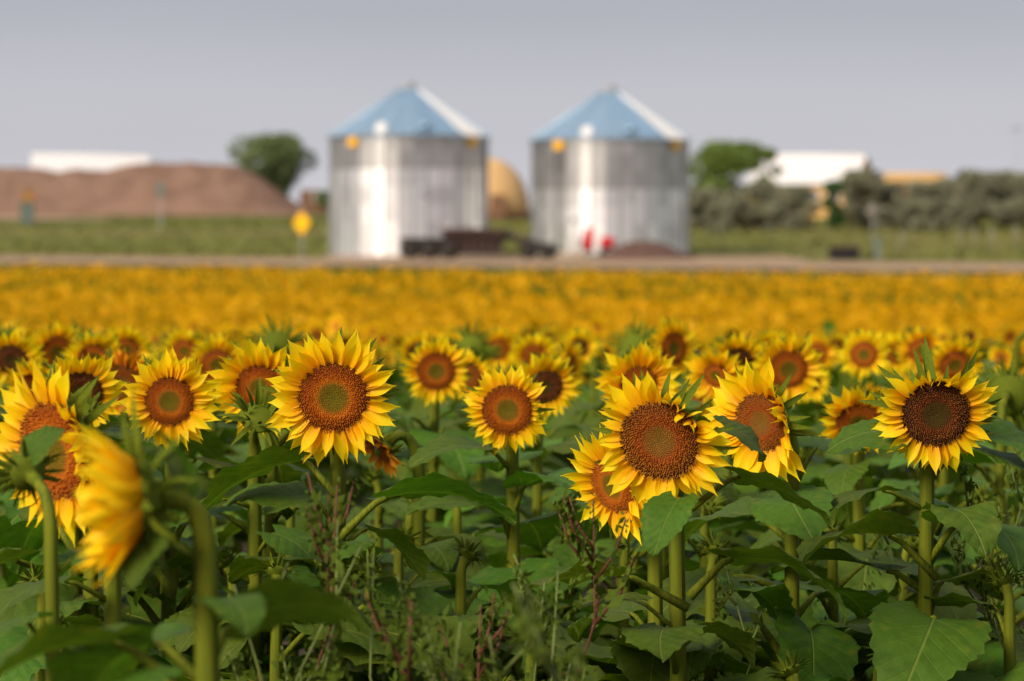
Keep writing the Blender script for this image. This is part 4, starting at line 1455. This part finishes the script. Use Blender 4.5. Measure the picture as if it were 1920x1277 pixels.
# ------------------------------------------------------------------ far field: thousands of heads (one mass)
def far_field():
    rg = np.random.default_rng(321)
    Vs, Fs, Ms, Us = [], [], [], []
    rows = np.arange(24.5, 119.3, .52)
    pts = []
    for q in rows:
        half = (960 + 140) / F * (q + 12) + 1.5
        x = np.arange(-half, half, .30)
        x = x + rg.uniform(-.12, .12, len(x))
        w = sstep(60, 95, q)
        y = q - SKEW * x * (w if q > 60 else 0) + rg.uniform(-.14, .14, len(x))
        # stay inside view wedge with margin
        k = (np.abs(x) < (960 + 150) / F * y + 1.0) & (y > 24) & (rg.uniform(0, 1, len(x)) < (.6 if 30 < q < 52 else .93))
        pts.append(np.stack([x[k], y[k], np.full(k.sum(), q)], 1))
    p = np.concatenate(pts)
    n = len(p)
    z = gz(p[:, 0], p[:, 1])
    q = p[:, 2]
    h = 1.22 + rg.normal(0, .09, n) + .05 * np.sin(p[:, 0] * .8 + q * .37) + .04 * np.sin(p[:, 0] * 2.3 + 1)
    patch = np.sin(p[:, 0] * .55 + 1.3) * np.sin(p[:, 0] * .21 + q * .3) + .6 * np.sin(p[:, 0] * 1.7 + q * .9)
    prob = np.where(q > 97, .70 + .24 * patch, np.where(q > 92, .45 + .2 * patch, .965 + .04 * patch))
    has = rg.uniform(0, 1, n) < prob
    # heads: 12 kite petals + 8-gon disc
    NP = 12
    yaw = rg.normal(0.05, .5, n)
    pit = np.clip(rg.normal(.25, .2, n), -.2, .9)
    nv = np.stack([np.sin(yaw) * np.cos(pit), -np.cos(yaw) * np.cos(pit), -np.sin(pit)], 1)
    up_ = np.array([0, 0, 1.0]) - nv * nv[:, 2:3]
    up_ /= np.linalg.norm(up_, axis=1)[:, None]
    xv = np.cross(up_, nv)
    c = np.stack([p[:, 0], p[:, 1], z + h], 1) + nv * .1
    Rr = rg.uniform(.036, .046, n)[:, None]
    L = rg.uniform(.066, .082, n)[:, None]
    base = 0
    hi = np.where(has)[0]

    def put(v, f, mi, uv):
        nonlocal base
        Vs.append(v.reshape(-1, 3))
        Fs.append((f + base).reshape(-1, f.shape[-1]))
        Ms.append(np.full(Fs[-1].shape[0], mi))
        Us.append(uv)
        base += Vs[-1].shape[0]

    cc, xx, yy, nn, RR, LL = c[hi], xv[hi], up_[hi], nv[hi], Rr[hi], L[hi]
    m = len(hi)
    for k in range(NP):
        a = 2 * math.pi * k / NP + rg.uniform(-.12, .12, m)
        d = np.cos(a)[:, None] * xx + np.sin(a)[:, None] * yy
        t = -np.sin(a)[:, None] * xx + np.cos(a)[:, None] * yy
        ll = LL * rg.uniform(.8, 1.15, m)[:, None]
        el_ = rg.uniform(-.15, .45, m)[:, None]
        v0 = cc + d * RR * .9
        v2 = cc + d * (RR + ll) + nn * ll * el_
        vm = cc + d * (RR + ll * .45) + nn * ll * el_ * .4
        wv = t * ll * .32
        v = np.stack([v0, vm + wv, v2, vm - wv], 1)
        f = np.arange(m)[:, None] * 4 + np.arange(4)
        put(v, f, 0, np.tile(np.array([[.5, 0], [1, .5], [.5, 1], [0, .5]]), (m, 1)))
    a = np.arange(8) * math.pi / 4
    v = cc[:, None] + nn[:, None] * .012 + RR[:, None] * (np.cos(a)[None, :, None] * xx[:, None] + np.sin(a)[None, :, None] * yy[:, None])
    put(v, np.arange(m)[:, None] * 8 + np.arange(8), 1, np.zeros((m * 8, 2)))
    # leaves: four bent diamonds a plant
    pb = np.stack([p[:, 0], p[:, 1], z], 1)
    for k in range(5):
        a = rg.uniform(0, 6.28, n)
        d = np.stack([np.cos(a), np.sin(a), np.zeros(n)], 1)
        t = np.stack([-np.sin(a), np.cos(a), np.zeros(n)], 1)
        zz = (h * (.36 + .1 * k))[:, None] * np.array([[0, 0, 1.0]])
        ll = rg.uniform(.2, .3, n)[:, None]
        v0 = pb + zz + d * .06
        vm = pb + zz + d * (ll * .5 + .06) + np.array([0, 0, .04])
        v2 = pb + zz + d * (ll + .06) - np.array([0, 0, .09])
        v = np.stack([v0, vm + t * ll * .38, v2, vm - t * ll * .38], 1)
        put(v, np.arange(n)[:, None] * 4 + np.arange(4), 2, np.tile(np.array([[.5, 0], [1, .5], [.5, 1], [0, .5]]), (n, 1)))
    # green calyx or bud at each top
    a = np.arange(5) * 2 * math.pi / 5
    ct = c - nv * .02
    sz = np.where(has, .045, .07)[:, None, None]
    v = ct[:, None] + sz * (np.cos(a)[None, :, None] * xv[:, None] + np.sin(a)[None, :, None] * up_[:, None])
    vb = (ct - nv * .05)[:, None]
    v = np.concatenate([v, vb], 1)
    f = np.concatenate([np.stack([np.arange(n) * 6 + j, np.arange(n) * 6 + (j + 1) % 5, np.arange(n) * 6 + 5], 1) for j in range(5)])
    tri = f
    put(v, np.concatenate([tri, tri[:, :1] * 0 - 1], 1) if False else tri, 2, np.full((n * 6, 2), .3))
    # stems
    t = np.array([[.014, 0, 0], [-.007, .012, 0], [-.007, -.012, 0]])
    v = np.concatenate([pb[:, None] + t[None], (c - nv * .06)[:, None] + t[None]], 1)
    f = np.concatenate([np.arange(n)[:, None] * 6 + np.array([j, (j + 1) % 3, (j + 1) % 3 + 3, j + 3]) for j in range(3)])
    put(v, f, 3, np.zeros((n * 6, 2)))
    me = bpy.data.meshes.new("sunflower_field")
    V = np.concatenate(Vs)
    loops = np.concatenate([f.ravel() for f in Fs])
    sizes = np.concatenate([np.full(len(f), f.shape[1]) for f in Fs])
    starts = np.concatenate([[0], np.cumsum(sizes)[:-1]])
    me.vertices.add(len(V))
    me.vertices.foreach_set("co", V.astype(np.float32).ravel())
    me.loops.add(len(loops))
    me.loops.foreach_set("vertex_index", loops.astype(np.int32))
    me.polygons.add(len(sizes))
    me.polygons.foreach_set("loop_start", starts.astype(np.int32))
    me.update(calc_edges=True)
    for mt in (PETAL_FAR, FAR_DISC, LEAF_FAR, STEM):
        me.materials.append(mt)
    me.polygons.foreach_set("material_index", np.concatenate(Ms).astype(np.int32))
    uvl = me.uv_layers.new(name="uv")
    U = np.concatenate(Us)
    uvl.data.foreach_set("uv", U[loops].astype(np.float32).ravel())
    me.validate()
    print("far plants", n, "polys", len(sizes))
    return me


FAR_DISC = simple("far_disc", (0.58, 0.20, 0.006), (0.42, 0.12, 0.006), 9, 0.8)
tag(ob("sunflower_field", far_field()), "wide golden field of blurred sunflowers reaching back to the road", "sunflower field", kind="stuff")


# ------------------------------------------------------------------ weeds between the rows
def weed_mesh(seed, red):
    rg = np.random.default_rng(seed)
    st = MB()
    n = 7
    main = np.array([(rg.normal(0, .014) * i ** .7, rg.normal(0, .014) * i ** .7, i / (n - 1)) for i in range(n)])
    st.tube(main, np.linspace(.0042, .0016, n), 6)
    L = []

    def spike(a, b, dens, rad):
        k = int(dens * np.linalg.norm(b - a))
        for i in range(k):
            t = rg.uniform(0, 1)
            c = a + (b - a) * t + rg.normal(0, rad, 3)
            L.append((c, rg.uniform(.006, .014) * (1 - .4 * t)))
    spike(main[-3], main[-1], 300, .008)
    for j in range(16):
        t = rg.uniform(.2, .95)
        p = np.array([np.interp(t, np.linspace(0, 1, n), main[:, c]) for c in range(3)])
        a = rg.uniform(0, 6.28)
        ln = rg.uniform(.12, .26) * (1.15 - t * .75)
        e_ = p + np.array([math.cos(a) * ln * .62, math.sin(a) * ln * .62, ln * .85])
        mid_ = (p + e_) / 2 + np.array([math.cos(a), math.sin(a), -.3]) * ln * .1
        st.tube([p, mid_, e_], [.0032, .0026, .0013], 5)
        spike(mid_, e_, 420, .007)
        spike(p, mid_, 120, .009)
        # a few narrow leaves
        for q in range(3):
            tt = rg.uniform(.1, .9)
            L.append((p + (e_ - p) * tt + rg.normal(0, .012, 3), rg.uniform(.011, .02)))
    nL = len(L)
    c = np.array([l_[0] for l_ in L])
    s_ = np.array([l_[1] for l_ in L])[:, None]
    a = rg.normal(size=(nL, 3)) + np.array([0, 0, .8])
    a /= np.linalg.norm(a, axis=1)[:, None]
    b = np.cross(a, rg.normal(size=(nL, 3)))
    b /= np.linalg.norm(b, axis=1)[:, None]
    v = np.stack([c - a * s_, c + b * s_ * .42, c + a * s_, c - b * s_ * .42], 1).reshape(-1, 3)
    fo = MB()
    fo.add(v, (np.arange(nL)[:, None] * 4 + np.arange(4)).tolist())
    return st.mesh("stem", WEED_STEM if red else WEED_STEM_G), fo.mesh("seed_spikes", WEED, False)


WEEDS = [weed_mesh(900 + k, k < 1) for k in range(6)]
WL = [(545, 905, 4.6, 0, "tall red stemmed weed in front of the biggest sunflower's stem"), (605, 1020, 4.4, 1, "bushy green weed at the bottom, just left of centre"), (705, 1035, 4.6, 2, "weed with pale green tips below the drooping orange flower"),
      (795, 1110, 4.5, 1, "low green weed at the bottom left of the middle stem"), (905, 1120, 4.6, 0, "feathery weed at the bottom left of the middle stem's foot"), (1000, 1090, 4.8, 2, "green weed at the bottom right of the middle stem"), (1062, 945, 4.8, 0, "upright red stemmed weed left of the tan disc sunflower"),
      (1016, 1080, 4.5, 1, "bushy weed at the foot of the upright red stemmed one"), (1160, 1095, 3.4, 4, "blurred pale green weed tip at the bottom near the tan disc flower's stem"), (1885, 735, 6.3, 3, "tall dark green weed right of the dark disc sunflower"), (1915, 850, 6.0, 4, "seeding green weed at the right edge, midway up"),
      (1835, 960, 6.0, 5, "slender weed beside the dark disc flower's stem"), (1865, 905, 5.9, 3, "tangled green weed between the dark disc stem and the right edge"), (1690, 950, 6.2, 5, "thin weed left of the dark disc flower's stem"), (500, 1090, 4.3, 1, "dim green weed at the bottom beside the blurred flower's stem"), (660, 1130, 4.2, 0, "dark bushy weed at the very bottom below the biggest sunflower"),
      (850, 1170, 4.1, 2, "dim low weed at the very bottom, below the middle flower"), (1395, 1060, 5.4, 5, "thin green weed behind the tan disc flower's stem"), (235, 1130, 4.6, 4, "thin green weed below the blurred foreground flower"), (960, 1180, 4.2, 1, "dim green weed at the very bottom, right of centre")]
for k, (u_, v_, d_, wi, lab) in enumerate(WL):
    top_ = P(u_, v_, d_)
    zg = gzf(top_.x, d_)
    hgt = top_.z - zg
    root = tag(ob("weed_plant", None, None, T(top_.x, d_, zg) @ Matrix.Rotation(k * 1.3, 4, "Z")), lab, "weed", "weeds between the sunflowers")
    # weeds are tall and branch only in their upper part
    st_, fo_ = WEEDS[wi]
    Ms_ = Matrix.Diagonal((1, 1, hgt, 1))
    ob("stem", st_, root, Ms_)
    o = ob("seed_spikes", fo_, root, Ms_)
    o["kind"] = "stuff"

print("objects", len(bpy.data.objects), COUNT, "crowd", n_crowd)
